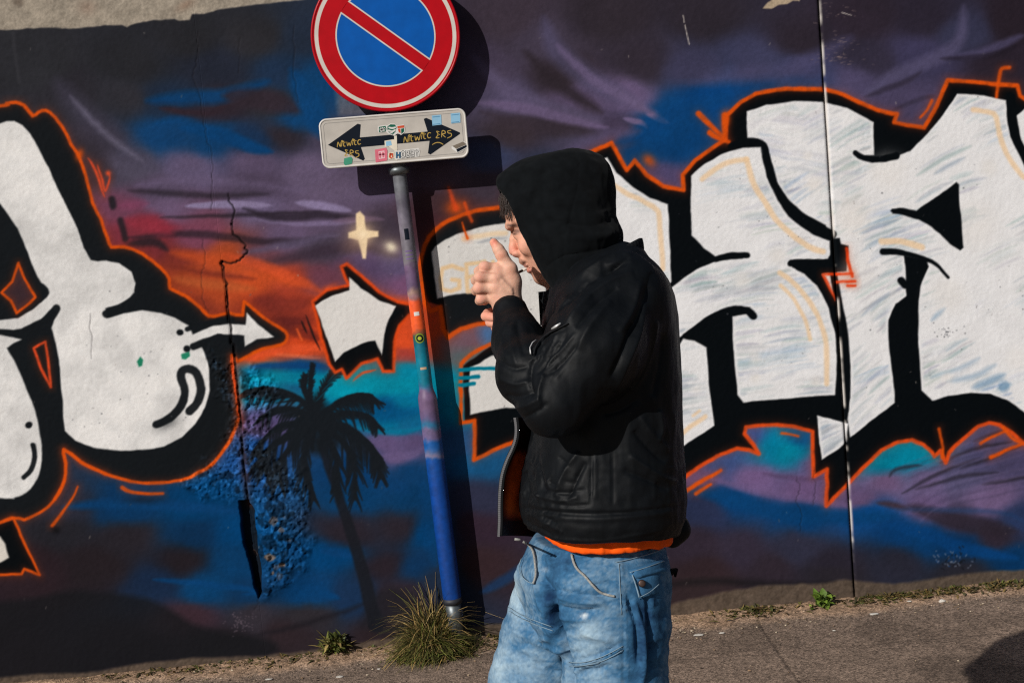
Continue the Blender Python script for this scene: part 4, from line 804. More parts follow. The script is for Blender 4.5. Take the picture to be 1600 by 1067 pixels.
A.ribbon_mb(hb[3:], 5.5*k_/3, 5, None, False).build('lettering', m_stw, pl, PLO)
sticker([(1288, 398), (1400, 350), (1432, 376), (1436, 404), (1342, 452), (1290, 416)], 3, m_stw); sticker([(1296, 392), (1392, 352), (1424, 376), (1330, 416)], 4, m_gy); sticker([(1330, 420), (1424, 380), (1430, 398), (1342, 446)], 4, m_ink, 'sticker')
b = MB(); b.box(A.c+np.array([-.0, .028, 0]), (.18, .014, .03)); b.build('clamp', mat_galv, pl, PLO)
zc = A.c[2]; Vt, q, t = tube([pole_at(zc+.016), pole_at(zc-.016)], .034, 20); MB().add(Vt, q, t).build('clamp', mat_galv, pl, PLO, True)
zc = pole_pt(620, 268)[2]; Vt, q, t = tube([pole_at(zc+.014), pole_at(zc-.012)], [.046, .040], 20); MB().add(Vt, q, t).build('bracket', mat_galv, pl, PLO, True)

# little round sticker and scraps on the pole
def pole_patch(px, py, w, h, mat, nm='sticker', rnd=False, r=.0291):
    c = pole_at(pole_pt(px, py)[2]); a = np.cross(ax_dir, [0, 1, 0]); a /= np.linalg.norm(a)
    if a[0] < 0: a = -a
    up_ = -ax_dir if ax_dir[2] < 0 else ax_dir; V = []; nu = 9
    ctr = (px-(600+(py-175)*0.126+8))*0; 
    for j in range(nu):
        for i in range(nu):
            u, v = 2*i/(nu-1)-1, 2*j/(nu-1)-1
            if rnd:
                m_ = max(abs(u), abs(v), 1e-6); l = math.hypot(u, v); u, v = u*m_/max(l, 1e-6), v*m_/max(l, 1e-6)
            th = u*w/2/r; V.append(c+a*r*math.sin(th)+np.array([0, -1, 0])*r*math.cos(th)+up_*v*h/2)
    idx = np.arange(nu*nu).reshape(nu, nu); q = np.stack([idx[:-1, :-1], idx[:-1, 1:], idx[1:, 1:], idx[1:, :-1]], -1).reshape(-1, 4)
    return mesh_np(nm, np.array(V), [q], mat, post, PO, True)
pole_patch(652, 528, .040, .040, film('olive_sticker', srgb(130, 150, 50)), rnd=True); pole_patch(652, 528, .030, .030, m_ink, 'sticker_print', True, .0296); pole_patch(652, 528, .016, .016, film('yellow_print', srgb(170, 180, 60)), 'sticker_print', True, .0301)
pole_patch(647, 490, .022, .016, m_stw); pole_patch(655, 575, .026, .010, film('beige_scrap', srgb(190, 160, 130))); pole_patch(636, 366, .018, .045, m_ink)
for yy in (392, 398, 404): pole_patch(641, yy, .03, .0045, m_vio)
# ------------------------------------------------------------------ implicit surfaces, meshed by surface nets (camera-aligned metres)
DP = 2.10                                                  # distance of the walker's mid plane from the camera
def P3(u, v, w=0.0):
    d = DP+w; return np.array([(u-800.0)*d/FPX, -(v-533.5)*d/FPX, -d])
def px2m(w=0.0): return (DP+w)/FPX
def to_world(V): return np.asarray(V) @ CM.T + CAM
class Sdf:
    def __init__(s, lo, hi, h):
        s.h = h; s.lo = np.array(lo, float); s.ax = [np.arange(lo[i], hi[i]+h, h).astype(np.float32) for i in range(3)]
        s.F = np.full([len(a) for a in s.ax], 0.06, np.float32)
    def reg(s, lo, hi):
        sl = []
        for i in range(3):
            a = s.ax[i]; i0 = int(np.searchsorted(a, lo[i])); i1 = int(np.searchsorted(a, hi[i])); sl.append(slice(max(i0-1, 0), min(i1+1, len(a))))
        return tuple(sl)
    def grid(s, sl): return s.ax[0][sl[0]][:, None, None], s.ax[1][sl[1]][None, :, None], s.ax[2][sl[2]][None, None, :]
    def union(s, fn, lo, hi, k=0.01):
        sl = s.reg(np.array(lo)-.03, np.array(hi)+.03); 
        if any(x.stop <= x.start for x in sl): return
        d = fn(*s.grid(sl)).astype(np.float32); a = s.F[sl]
        if k <= 0: s.F[sl] = np.minimum(a, d); return
        h = np.clip(.5+.5*(a-d)/k, 0, 1); s.F[sl] = a*(1-h)+d*h-k*h*(1-h)
    def carve(s, fn, lo, hi, k=0.005):
        sl = s.reg(lo, hi); d = -fn(*s.grid(sl)).astype(np.float32); a = s.F[sl]
        h = np.clip(.5-.5*(a-d)/k, 0, 1); s.F[sl] = a*(1-h)+d*h+k*h*(1-h)
    def cone(s, a, b, ra, rb, k=0.01):
        a = np.asarray(a, float); b = np.asarray(b, float); ab = b-a; l2 = ab @ ab; rm = max(ra, rb)
        def fn(X, Y, Z):
            t = np.clip(((X-a[0])*ab[0]+(Y-a[1])*ab[1]+(Z-a[2])*ab[2])/l2, 0, 1)
            return np.sqrt((X-a[0]-t*ab[0])**2+(Y-a[1]-t*ab[1])**2+(Z-a[2]-t*ab[2])**2)-(ra+(rb-ra)*t)
        s.union(fn, np.minimum(a, b)-rm, np.maximum(a, b)+rm, k)
    def chain(s, pts, rad, k=0.01):
        for i in range(len(pts)-1): s.cone(pts[i], pts[i+1], rad[i], rad[i+1], k)
    def ell(s, c, r, k=0.01, rot=None, carve=False):
        c = np.asarray(c, float); r = np.asarray(r, float); M = np.eye(3) if rot is None else np.asarray(rot)
        def fn(X, Y, Z):
            x, y, z = X-c[0], Y-c[1], Z-c[2]
            q = [(M[0, i]*x+M[1, i]*y+M[2, i]*z) for i in range(3)]
            k0 = np.sqrt((q[0]/r[0])**2+(q[1]/r[1])**2+(q[2]/r[2])**2)+1e-6; k1 = np.sqrt((q[0]/r[0]**2)**2+(q[1]/r[1]**2)**2+(q[2]/r[2]**2)**2)+1e-6
            return k0*(k0-1)/k1
        R_m = r.max(); (s.carve if carve else s.union)(fn, c-R_m, c+R_m, k)
    def loft(s, secs, n=2.4, k=0.01, grow=0.0, carve=False):
        """secs: (v, uL, uR, w centre, half depth m) from top to bottom, in photo pixels"""
        A = np.array(secs, float); d = DP+A[:, 3]
        Yk = -(A[:, 0]-533.5)*d/FPX; cx = ((A[:, 1]+A[:, 2])/2-800)*d/FPX; hx = (A[:, 2]-A[:, 1])/2*d/FPX
        o = np.argsort(Yk); Yk, cx, hx, cz, hz = Yk[o], cx[o], hx[o], -d[o], A[o, 4]
        def fn(X, Y, Z):
            y = Y.ravel(); f = lambda a: np.interp(y, Yk, a)[None, :, None]
            a = np.maximum(f(hx)+grow, .004); b = np.maximum(f(hz)+grow, .004); x = np.abs(X-f(cx))+1e-6; z = np.abs(Z-f(cz))+1e-6
            r = ((x/a)**n+(z/b)**n)**(1/n); g = np.sqrt((x/a**2)**2+(z/b**2)**2)+1e-6; r2 = np.sqrt((x/a)**2+(z/b)**2)
            dd = (r-1)*r2/g
            return np.maximum(dd, np.maximum(Yk[0]-grow-Y, Y-Yk[-1]-grow))
        lo = [(cx-hx).min()-grow, Yk[0]-grow, (cz-hz).min()-grow]; hi = [(cx+hx).max()+grow, Yk[-1]+grow, (cz+hz).max()+grow]
        (s.carve if carve else s.union)(fn, lo, hi, k)
    def mesh(s):
        F = s.F; neg = F < 0; c = [neg[i:F.shape[0]-1+i, j:F.shape[1]-1+j, k:F.shape[2]-1+k] for i in (0, 1) for j in (0, 1) for k in (0, 1)]
        cnt = sum(x.astype(np.int8) for x in c); act = (cnt > 0) & (cnt < 8); I = np.argwhere(act)
        vid = np.full(act.shape, -1, np.int32); vid[act] = np.arange(len(I))
        val = {}
        for i in (0, 1):
            for j in (0, 1):
                for k in (0, 1): val[(i, j, k)] = F[I[:, 0]+i, I[:, 1]+j, I[:, 2]+k]
        acc = np.zeros((len(I), 3)); n = np.zeros(len(I))
        for a in val:
            for ax in range(3):
                if a[ax]: continue
                b = list(a); b[ax] = 1; b = tuple(b); fa, fb = val[a], val[b]; m = (fa < 0) != (fb < 0)
                t = np.where(m, fa/(fa-fb+1e-12), 0)
                p = np.array(a, float)[None]+np.zeros((len(I), 3)); p[:, ax] = t
                acc += p*m[:, None]; n += m
        V = (I+acc/n[:, None])*s.h+np.array([a[0] for a in s.ax])
        Q = []
        for ax in range(3):
            o1, o2 = [(1, 2), (2, 0), (0, 1)][ax]
            sl0 = [slice(1, -1)]*3; a = F
            lo = [slice(0, None)]*3; hi = [slice(0, None)]*3; lo[ax] = slice(0, -1); hi[ax] = slice(1, None)
            m = (neg[tuple(lo)] != neg[tuple(hi)]); J = np.argwhere(m)
            ok = (J[:, o1] > 0) & (J[:, o2] > 0) & (J[:, o1] < act.shape[o1]) & (J[:, o2] < act.shape[o2]); J = J[ok]
            e1 = np.eye(3, dtype=int)[o1]; e2 = np.eye(3, dtype=int)[o2]
            g = lambda K: vid[K[:, 0], K[:, 1], K[:, 2]]
            q = np.stack([g(J-e1-e2), g(J-e2), g(J), g(J-e1)], -1)
            fl = ~neg[J[:, 0], J[:, 1], J[:, 2]]; q[fl] = q[fl][:, ::-1]; Q.append(q)
        Q = np.vstack(Q); Q = Q[(Q >= 0).all(1)]
        return V, Q
def vnorm(V, Q):
    n = np.cross(V[Q[:, 2]]-V[Q[:, 0]], V[Q[:, 3]]-V[Q[:, 1]]); N_ = np.zeros_like(V)
    for k in range(4):
        for a in range(3): N_[:, a] += np.bincount(Q[:, k], n[:, a], len(V))
    return N_/(np.linalg.norm(N_, axis=1)[:, None]+1e-12)
def relax(V, Q, it=2, f=.5):
    for _ in range(it):
        S_ = np.zeros_like(V); c = np.zeros(len(V))
        for k in range(4):
            a, b = Q[:, k], Q[:, (k+1) % 4]
            for x in range(3): S_[:, x] += np.bincount(a, V[b, x], len(V))+np.bincount(b, V[a, x], len(V))
            c += np.bincount(a, minlength=len(V))+np.bincount(b, minlength=len(V))
        V = V*(1-f)+f*S_/c[:, None]
    return V
def uvof(V): return 800+FPX*V[:, 0]/-V[:, 2], 533.5-FPX*V[:, 1]/-V[:, 2]
def sculpt(V, Q, strokes, zmin=None):
    """press folds into the camera-facing cloth: (points px, width px, height mm[, skew])"""
    Nn = vnorm(V, Q); u, v = uvof(V); D_ = np.zeros(len(V))
    for s_ in strokes:
        pts, w, amp = s_[:3]; P = cr(pts, 4) if len(pts) > 2 else np.asarray(pts, float)
        m = (u > P[:, 0].min()-3*w) & (u < P[:, 0].max()+3*w) & (v > P[:, 1].min()-3*w) & (v < P[:, 1].max()+3*w) & (Nn[:, 2] > -.2)
        if len(s_) > 3 and s_[3] is not None: m &= s_[3](V)
        ii = np.where(m)[0]
        if not len(ii): continue
        d, t = seg_dist(u[ii], v[ii], P); tp = np.sqrt(np.clip(1-(2*t-1)**4, 0, 1)) if len(s_) < 5 else 1
        D_[ii] += amp/1000*np.exp(-(d/w)**1.35)*tp*np.clip(Nn[ii, 2]*1.5+.3, 0, 1)
    return V+Nn*D_[:, None]
def wrinkle(V, Q, scale, amp, seed, stretch=(1, 1, 1), ridged=True, mask=None):
    Nn = vnorm(V, Q); f = fbm3(V*np.array(stretch), scale, seed, 3)
    if ridged: f = 1-np.abs(2*f-1)*2.2
    else: f = f*2-1
    if mask is not None: f = f*mask
    return V+Nn*(f*amp)[:, None]

# ------------------------------------------------------------------ the walker
gp_ = on_ground(905, 1790); PER = np.array([to_world(P3(905, 900))[0]+.05, to_world(P3(905, 900))[1], 0.0])
def body_mesh_join(parts):
    V = []; Q = []; C = []; n = 0
    for v, q, c in parts: V.append(v); Q.append(q+n); C.append(c); n += len(v)
    return np.vstack(V), np.vstack(Q), np.vstack(C)

# --- head
lo, hi = P3(760, 470, -.13), P3(985, 225, .13)
hd = Sdf([P3(770, 0)[0], P3(0, 520)[1], -DP-.13], [P3(985, 0)[0], P3(0, 225)[1], -DP+.13], 0.0017)
ca, sa = math.cos(R(-62)), math.sin(R(-62))
s_ = px2m()
hd.ell(P3(874, 325), (84*s_, 72*s_, .078), .01, [[ca, -sa, 0], [sa, ca, 0], [0, 0, 1]])
face = [(322, 792, 860, 0, .052), (338, 789, 865, 0, .060), (352, 792, 870, 0, .062), (362, 801, 880, 0, .060), (375, 806, 885, 0, .059), (390, 811, 890, 0, .056), (402, 813, 892, 0, .050), (415, 821, 892, 0, .044), (428, 829, 893, 0, .038), (438, 838, 893, 0, .032), (444, 846, 893, 0, .026), (450, 858, 890, 0, .020)]
hd.loft(face, 2.1, .012)
hd.chain([P3(798, 354, -.032), P3(795.5, 354, -.012), P3(795.5, 354, .012), P3(798, 354, .032)], [.0050, .0055, .0055, .0050], .008)    # brow
hd.chain([P3(803, 362), P3(802, 374), P3(801.5, 386), P3(802, 392.5)], [.0052, .0060, .0068, .0082], .005)                          # nose
for sg in (-1, 1):
    hd.ell(P3(808, 396.5, sg*.0125), (.0100, .0072, .0072), .004)
    hd.ell(P3(804.5, 402.5, sg*.0065), (.0062, .0034, .0036), .002, carve=True)
    hd.ell(P3(805, 363.5, sg*.031), (.010, .0062, .0150), .008, carve=True)                                                        # eye socket
    hd.ell(P3(812.5, 366, sg*.030), (.0130, .0115, .0125), .006)                                                                  # eye ball with lid
    hd.ell(P3(822, 384, sg*.040), (.014, .016, .011), .012)                                                                       # cheek bone
hd.chain([P3(818, 407, -.020), P3(817.5, 407.5, -.008), P3(817.5, 407.5, .008), P3(818, 407, .020)], [.004, .0062, .0062, .004], .007)
hd.chain([P3(823.5, 414, -.021), P3(821.5, 415, -.008), P3(821.5, 415, .008), P3(823.5, 414, .021)], [.0022, .0034, .0034, .0022], .002)
hd.chain([P3(829, 422, -.019), P3(827.5, 422.5, -.008), P3(827.5, 422.5, .008), P3(829, 422, .019)], [.003, .0048, .0048, .003], .003)
hd.chain([P3(826.5, 417.7, -.024), P3(825.5, 418.2, 0), P3(826.5, 417.7, .024)], [.0008, .0008, .0008], .001)
hd.ell(P3(846, 436), (.013, .010, .017), .010)                                                                                    # chin
hd.chain([P3(905, 415), P3(935, 515)], [.062, .066], .02)                                                                          # neck
hd.ell(P3(880, 368, -.080), (.012, .020, .007), .006); hd.ell(P3(880, 368, .080), (.012, .020, .007), .006)
HV, HQ = hd.mesh(); HV = relax(HV, HQ, 1, .4)
hu, hv_ = uvof(HV)
skin = lin(np.array([220, 164, 138])/255); Cc = np.tile(skin, (len(HV), 1))
def tint(C, m, c): return C*(1-m[:, None])+lin(np.array(c)/255)*m[:, None]
g2 = lambda cx, cy, r: np.exp(-((hu-cx)**2+(hv_-cy)**2)/r**2)
Cc = tint(Cc, .45*g2(799, 391, 9), (214, 130, 116)); Cc = tint(Cc, .15*g2(816, 385, 14), (216, 130, 112))
Cc = tint(Cc, .7*np.clip(g2(827, 423, 4.5), 0, 1), (192, 104, 98)); Cc = tint(Cc, .6*g2(820, 415, 4), (176, 104, 96))
mo = sstep(4, 2, np.abs((hu-814)*.42+(hv_-408)*-.9))*sstep(806, 811, hu)*sstep(824, 819, hu)*sstep(402, 405, hv_)
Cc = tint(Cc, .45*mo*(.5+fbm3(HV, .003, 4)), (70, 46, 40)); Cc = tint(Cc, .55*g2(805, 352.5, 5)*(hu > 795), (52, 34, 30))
Cc = tint(Cc, np.clip(1.3*np.exp(-((hu-799-(hv_-351)*.2)**2/60+(hv_-352.5)**2/6)), 0, 1)*.85, (48, 32, 28))                      # eyebrow
Cc = tint(Cc, np.clip(1.2*np.exp(-((hu-804)**2/14+(hv_-366)**2/2.0)), 0, 1)*.85, (44, 28, 26))                                  # lashes
stb = sstep(400, 440, hv_)*sstep(812, 850, hu); Cc = tint(Cc, .25*stb*(.6+.8*noise3(HV, .002, 5)), (120, 92, 84))
Cc = tint(Cc, np.clip(1.4*np.exp(-((hu-806)**2/60+(hv_-361.5)**2/12)), 0, 1)*.78, (58, 34, 30)); Cc = tint(Cc, .6*np.exp(-((hu-804)**2/36+(hv_-400)**2/7)), (110, 44, 48))  # shade of eye socket and nostrils tinted into the skin
Cc *= (.93+.14*fbm3(HV, .012, 2))[:, None]

# --- hands: the near (left) hand cups the cigarette, thumb up; the far hand shows two fingers beneath it
def hand_field(lo, hi): return Sdf([P3(lo[0], 0)[0], P3(0, lo[1])[1], -DP+lo[2]], [P3(hi[0], 0)[0], P3(0, hi[1])[1], -DP+hi[2]], 0.0013)
hn = hand_field((725, 560, -.02), (850, 368, .20))
W0 = -.115
def H(u, v, w=0.0): return P3(800+(u-800)*1.0, v, W0+w)
mcp = [H(778, 421, .004), H(775, 435, -.004), H(774, 450, -.002), H(776, 465, .006)]
pip = [H(757, 417.5, -.004), H(750, 433, -.008), H(748, 450.5, -.006), H(752, 467, .002)]
dip = [H(748, 424, .018), H(743.5, 438, .016), H(743.5, 454, .017), H(749, 470, .020)]
tip = [H(757, 430, .036), H(754, 442, .036), H(754, 456, .036), H(758, 471, .036)]
rad = [(.0100, .0094, .0085, .0076), (.0102, .0096, .0087, .0077), (.0098, .0092, .0084, .0074), (.0090, .0083, .0075, .0066)]
wr = H(797, 487, .010)
for i in range(4): hn.cone(wr+np.array([(-2+i*1.2)*px2m(), 0, 0]), mcp[i], .0205-(i == 3)*.002, .0115, .012)
hn.ell(H(790, 448, .006), (.025, .034, .014), .014)
hn.chain([H(797, 486, .010), H(806, 530, -.01), H(812, 555, -.02)], [.0225, .027, .029], .012)
for i in range(4):
    f = Sdf.__new__(Sdf); 
    hn.chain([mcp[i], pip[i]], [rad[i][0], rad[i][1]], .0046); hn.chain([pip[i], dip[i], tip[i]], list(rad[i][1:]), .0018)
    hn.ell(pip[i]+np.array([.001, 0, .001]), (.0098, .0084, .0088), .005)
    hn.ell(mcp[i]+np.array([0, 0, .004]), (.0105, .0085, .0095), .006)
hn.chain([H(798, 468, .012), H(800, 440, .006), H(796, 420, .002)], [.0165, .0135, .0118], .010)                                 # thumb metacarpal
hn.chain([H(796, 420, .002), H(783.5, 398, .000), H(779, 390, .001), H(771.5, 379, .004)], [.0118, .0098, .0094, .0072], .004)
hn.ell(H(784, 399, 0), (.0104, .0098, .0100), .003)
hn.ell(H(797, 421, 0), (.0125, .0125, .0115), .004)
hn.chain([H(798, 452, -.012), H(786, 440, -.014)], [.0016, .0014], .006); hn.chain([H(799, 458, -.012), H(784, 452, -.014)], [.0014, .0013], .006)
NV, NQ = hn.mesh(); NV = relax(NV, NQ, 1, .35)
nu_, nv_ = uvof(NV); Cn = np.tile(lin(np.array([222, 174, 150])/255), (len(NV), 1))
gn = lambda cx, cy, r: np.exp(-((nu_-cx)**2+(nv_-cy)**2)/r**2)
for i in range(4):
    for q_, rr_, a_ in ((pip[i], 7, .5), (mcp[i], 6, .28)):
        uu, vv = 800+FPX*q_[0]/-q_[2], 533.5-FPX*q_[1]/-q_[2]; Cn = tint(Cn, a_*gn(uu, vv, rr_), (214, 128, 112))
for i in range(3):
    for s0 in np.linspace(0, 1, 12):
        q_ = (mcp[i]*(1-s0)+pip[i]*s0+mcp[i+1]*(1-s0)+pip[i+1]*s0)/2; uu, vv = 800+FPX*q_[0]/-q_[2], 533.5-FPX*q_[1]/-q_[2]; Cn = tint(Cn, (.10+.22*s0)*np.exp(-((nu_-uu)**2/6+(nv_-vv)**2/3)), (150, 84, 70))  # shade in the creases between fingers tinted into the skin
Cn = tint(Cn, .55*gn(784, 399, 7), (206, 122, 98)); Cn = tint(Cn, .8*gn(772, 379, 6), (216, 106, 82)); Cn = tint(Cn, .35*gn(800, 425, 12), (196, 128, 104)); Cn = tint(Cn, .6*gn(774, 383, 4.2)*(nu_ < 774), (236, 170, 150))
Cn *= (.94+.12*fbm3(NV, .008, 6))[:, None]
W1_ = -.055
def G(u, v, w=0.0): return P3(u, v, W1_+w)
h2 = hand_field((745, 580, -.02), (850, 400, .12)) if False else Sdf([P3(742, 0)[0], P3(0, 585)[1], -DP-.11], [P3(856, 0)[0], P3(0, 420)[1], -DP+.13], 0.0014)
def FG(lst, r, k=.0012): h2.chain([P3(*p) for p in lst], r, k)
h2.ell(P3(792, 478, -.050), (.026, .036, .016), .01); h2.chain([P3(790, 500, -.05), P3(800, 550, -.02), P3(812, 575, .0)], [.020, .024, .028], .01)
FG([(800, 494, -.048), (775, 487, -.068), (762, 490.5, -.085), (759, 494, -.098), (771, 496, -.112)], [.0105, .0090, .0088, .0084, .0072])
FG([(800, 504, -.048), (780, 499, -.070), (768, 501.5, -.088), (765.5, 504, -.098), (776, 506.5, -.110)], [.0100, .0085, .0082, .0079, .0068])
FG([(802, 512, -.05), (786, 508, -.072), (776, 511, -.09), (774, 513, -.10), (782, 515, -.108)], [.0095, .008, .0076, .0072, .0062])
FG([(798, 482, -.05), (778, 470, -.060), (764, 462, -.050), (757, 457, -.038)], [.0105, .0095, .0085, .0078])
FG([(796, 470, -.05), (786, 448, -.045), (778, 432, -.042), (772, 418, -.045)], [.0115, .0105, .0098, .0080])
TV, TQ = h2.mesh(); TV = relax(TV, TQ, 1, .35)
Ct = np.tile(lin(np.array([222, 160, 138])/255), (len(TV), 1)); tu, tv = uvof(TV)
Ct = tint(Ct, .4*np.exp(-((tu-761)**2+(tv-493)**2)/50), (214, 124, 104))*(.94+.12*fbm3(TV, .008, 6))[:, None]
# --- the rest of the body under the clothes
bd = Sdf([P3(740, 0)[0], P3(0, 1960)[1], -DP-.34], [P3(1090, 0)[0], P3(0, 400)[1], -DP+.34], 0.008)
bd.loft([(440, 885, 1000, 0, .12), (480, 880, 1020, 0, .19), (560, 875, 1025, 0, .17), (680, 880, 1020, 0, .14), (800, 875, 1020, 0, .145), (900, 880, 1022, 0, .16), (960, 885, 1010, 0, .15)], 2.2, .02)
bd.chain([P3(935, 420), P3(940, 480)], [.055, .075], .03)
LEG_N = [(955, 930, -.085), (940, 1250, -.10), (985, 1600, -.10), (995, 1690, -.10)]; LEG_F = [(905, 930, .085), (812, 1200, .09), (790, 1540, .09), (780, 1640, .09)]
for L_ in (LEG_N, LEG_F): bd.chain([P3(*p) for p in L_], [.075, .055, .038, .036], .02)
bd.chain([P3(950, 490, -.19), P3(868, 632, -.27), P3(840, 560, -.17)], [.045, .038, .032], .02); bd.chain([P3(950, 490, .19), P3(868, 640, .20), P3(822, 570, .02)], [.045, .038, .03], .02)
BV, BQ = bd.mesh()
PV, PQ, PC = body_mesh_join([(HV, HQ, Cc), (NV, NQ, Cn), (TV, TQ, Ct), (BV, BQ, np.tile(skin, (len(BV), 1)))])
m_skin = new_mat('skin', rough=.58, spec=.3); attr_col(m_skin)
bs_ = bsdf(m_skin); bs_.inputs['Subsurface Weight'].default_value = .12; bs_.inputs['Subsurface Radius'].default_value = (.012, .004, .002); bs_.inputs['Subsurface Scale'].default_value = .5
add_grain(m_skin, 160, 1, 5, lo=.90, hi=1.07, bump=.35, bscale=420, dist=.0009)
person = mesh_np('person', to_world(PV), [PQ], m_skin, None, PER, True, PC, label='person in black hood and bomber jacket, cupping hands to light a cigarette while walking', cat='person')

# --- hair under the hood
m_hair = new_mat('dark_brown_hair', srgb(46, 32, 26), .45, .5); add_grain(m_hair, 120, 1, 3, lo=.6, hi=1.6)
hb_ = MB(); rh = random.Random(4)
for k in range(420):
    w = rh.uniform(-.055, .05); u0 = rh.uniform(790, 812)+abs(w)*120; v0 = rh.uniform(288, 312)
    u1 = rh.uniform(779, 795)+abs(w)*160; v1 = rh.uniform(318, 342)+(u1-783)*.4
    p0, p2 = P3(u0, v0, w), P3(u1, v1, w+rh.uniform(-.012, .012)); p1 = (p0+p2)/2+np.array([-rh.uniform(1, 8)*px2m(), .003, 0])
    V_, q_, t_ = tube(cr([p0, p1, p2], 4), list(np.linspace(.0008, .00025, 9)), 4); hb_.add(to_world(V_), q_, t_)
hair = hb_.build('hair', m_hair, person, PER, True); hair['kind'] = 'stuff'

# --- hood
ho = Sdf([P3(765, 0)[0], P3(0, 500)[1], -DP-.15], [P3(990, 0)[0], P3(0, 225)[1], -DP+.15], 0.0025)
HS = [(238, 882, 906, 0, .022), (242, 858, 925, 0, .045), (250, 828, 941, 0, .064), (262, 800, 950, 0, .078), (278, 778, 956, 0, .088), (300, 762, 959, 0, .095), (320, 768, 959, 0, .100), (340, 776, 959, 0, .104), (352, 782, 964, 0, .107), (364, 788, 970, 0, .110), (376, 796, 971, 0, .112), (392, 806, 969, 0, .112), (415, 818, 972, 0, .108), (440, 838, 975, 0, .104), (470, 850, 985, 0, .11), (495, 862, 990, 0, .11)]
ho.loft(HS, 2.15, .004)
ho.loft([(a+(5 if i < 3 else 0), b+6, c-6, d, max(e-.007, .01)) for i, (a, b, c, d, e) in enumerate(HS)][:-2]+[(460, 850, 960, 0, .085)], 2.15, .003, carve=True)
rim = [(777, 290), (779, 297), (790, 312), (800, 329), (807, 347), (812, 362), (820, 379), (828, 397), (836, 415), (846, 434), (856, 446), (864, 458)]
rimP = np.array([P3(*p)[:2] for p in rim])
def cutf(X, Y, Z):
    xr = np.interp(Y.ravel(), rimP[::-1, 1], rimP[::-1, 0])[None, :, None]; z = (Z+DP)
    return (X-(xr+np.abs(z)*0.02))*.88
ho.carve(cutf, [P3(700, 0)[0], P3(0, 462)[1], -DP-.2], [P3(1000, 0)[0], P3(0, 225)[1], -DP+.2], .003)
OV, OQ = ho.mesh(); OV = relax(OV, OQ, 2, .5)
rim_off = [(u+7, v-1) for u, v in rim[1:]]
OV = sculpt(OV, OQ, [(rim_off, 2.2, -1.3), ([(u+3, v) for u, v in rim[1:]], 3, 1.0), ([(905, 245), (900, 300), (885, 360), (880, 420)], 2.2, -.9),
    ([(958, 340), (930, 352), (890, 350), (850, 340)], 6, -3), ([(965, 362), (930, 372), (880, 372)], 6, 3.5), ([(970, 380), (930, 392), (880, 400), (850, 420)], 6, -4), ([(960, 400), (910, 418), (875, 440)], 7, 4),
    ([(830, 300), (845, 350), (870, 400)], 12, -4), ([(800, 290), (830, 330), (850, 390)], 9, 2.5), ([(860, 270), (870, 320), (885, 350)], 12, 2.5), ([(900, 260), (930, 290), (945, 330)], 12, -3.5), ([(915, 300), (925, 330), (950, 345)], 8, 3)])
OV = wrinkle(OV, OQ, .07, .0035, 31, (1, .7, 1)); OV = wrinkle(OV, OQ, .03, .0012, 32, (1.2, .7, 1))
m_hood = new_mat('black_cotton_jersey', (.0044, .0054, .0064), .92, .06); bsdf(m_hood).inputs['Sheen Weight'].default_value = .03; bsdf(m_hood).inputs['Sheen Roughness'].default_value = .5
add_grain(m_hood, 60, 1, 4, lo=.75, hi=1.25, bump=.35, bscale=900, dist=.0006)
hood = mesh_np('hood', to_world(OV), [OQ], m_hood, person, PER, True)

# --- jacket
jk = Sdf([P3(735, 0)[0], P3(0, 880)[1], -DP-.36], [P3(1095, 0)[0], P3(0, 355)[1], -DP+.33], 0.0029)
TS = [(384, 905, 985, .0, .06), (394, 893, 1003, .0, .085), (405, 884, 1011, .0, .11), (422, 872, 1026, .0, .150), (440, 864, 1037, .0, .185), (465, 855, 1046, .0, .205), (500, 850, 1051, .0, .215), (560, 848, 1055, .0, .215), (620, 842, 1057, .0, .215), (680, 832, 1059, .0, .215), (730, 822, 1061, .0, .218), (770, 816, 1063, .0, .222), (795, 816, 1062, .0, .222), (812, 818, 1056, .0, .214), (838, 821, 1050, .0, .208)]
jk.loft(TS, 2.5, .01)
jk.chain([P3(962, 470, -.165), P3(925, 545, -.235), P3(866, 626, -.262)], [.082, .072, .054], .03)
jk.chain([P3(866, 626, -.262), P3(830, 584, -.225), P3(810, 535, -.160), P3(804, 514, -.140)], [.050, .0505, .039, .034], .018)
jk.chain([P3(962, 470, .165), P3(915, 560, .22), P3(868, 640, .20)], [.080, .068, .052], .03)
jk.chain([P3(868, 640, .20), P3(842, 600, .12), P3(818, 540, .01), P3(810, 520, -.025)], [.048, .046, .036, .032], .018)
for c_, d_, r_ in (((804, 514, -.140), (797, 488, -.120), .0270), ((810, 530, -.025), (806, 512, -.04), .027)):
    a_, b_ = P3(*c_), P3(*d_); jk.cone(a_, b_, .033, r_, .004)
cA, cB = P3(776, 507, -.12), P3(816, 475, -.12); cn_ = np.array([-(cB-cA)[1], (cB-cA)[0]]); cn_ /= np.linalg.norm(cn_)
jk.carve(lambda X, Y, Z: -((X-cA[0])*cn_[0]+(Y-cA[1])*cn_[1])+0*Z, [P3(735, 0)[0], cA[1]-.03, -DP-.20], [P3(832, 0)[0], P3(0, 440)[1], -DP+.03], .003)
hemc = [(815, 838), (835, 840), (870, 846), (910, 846), (950, 843), (1000, 838), (1040, 827), (1048, 824)]
wn_ = lambda u: -.205*math.sqrt(max(1-((u-940)/108)**2, .02)) if u > 940 else -.205
hc = np.array([P3(u, v, wn_(u))[:2] for u, v in hemc])
jk.carve(lambda X, Y, Z: Y-np.interp(X.ravel(), hc[:, 0], hc[:, 1])[:, None, None]+0*Z, [P3(735, 0)[0], P3(0, 885)[1], -DP-.36], [P3(1060, 0)[0], P3(0, 775)[1], -DP+.33], .003)
jk.chain([P3(1040, 780, .12), P3(1056, 826, .12), P3(1050, 838, .12)], [.018, .021, .018], .012)
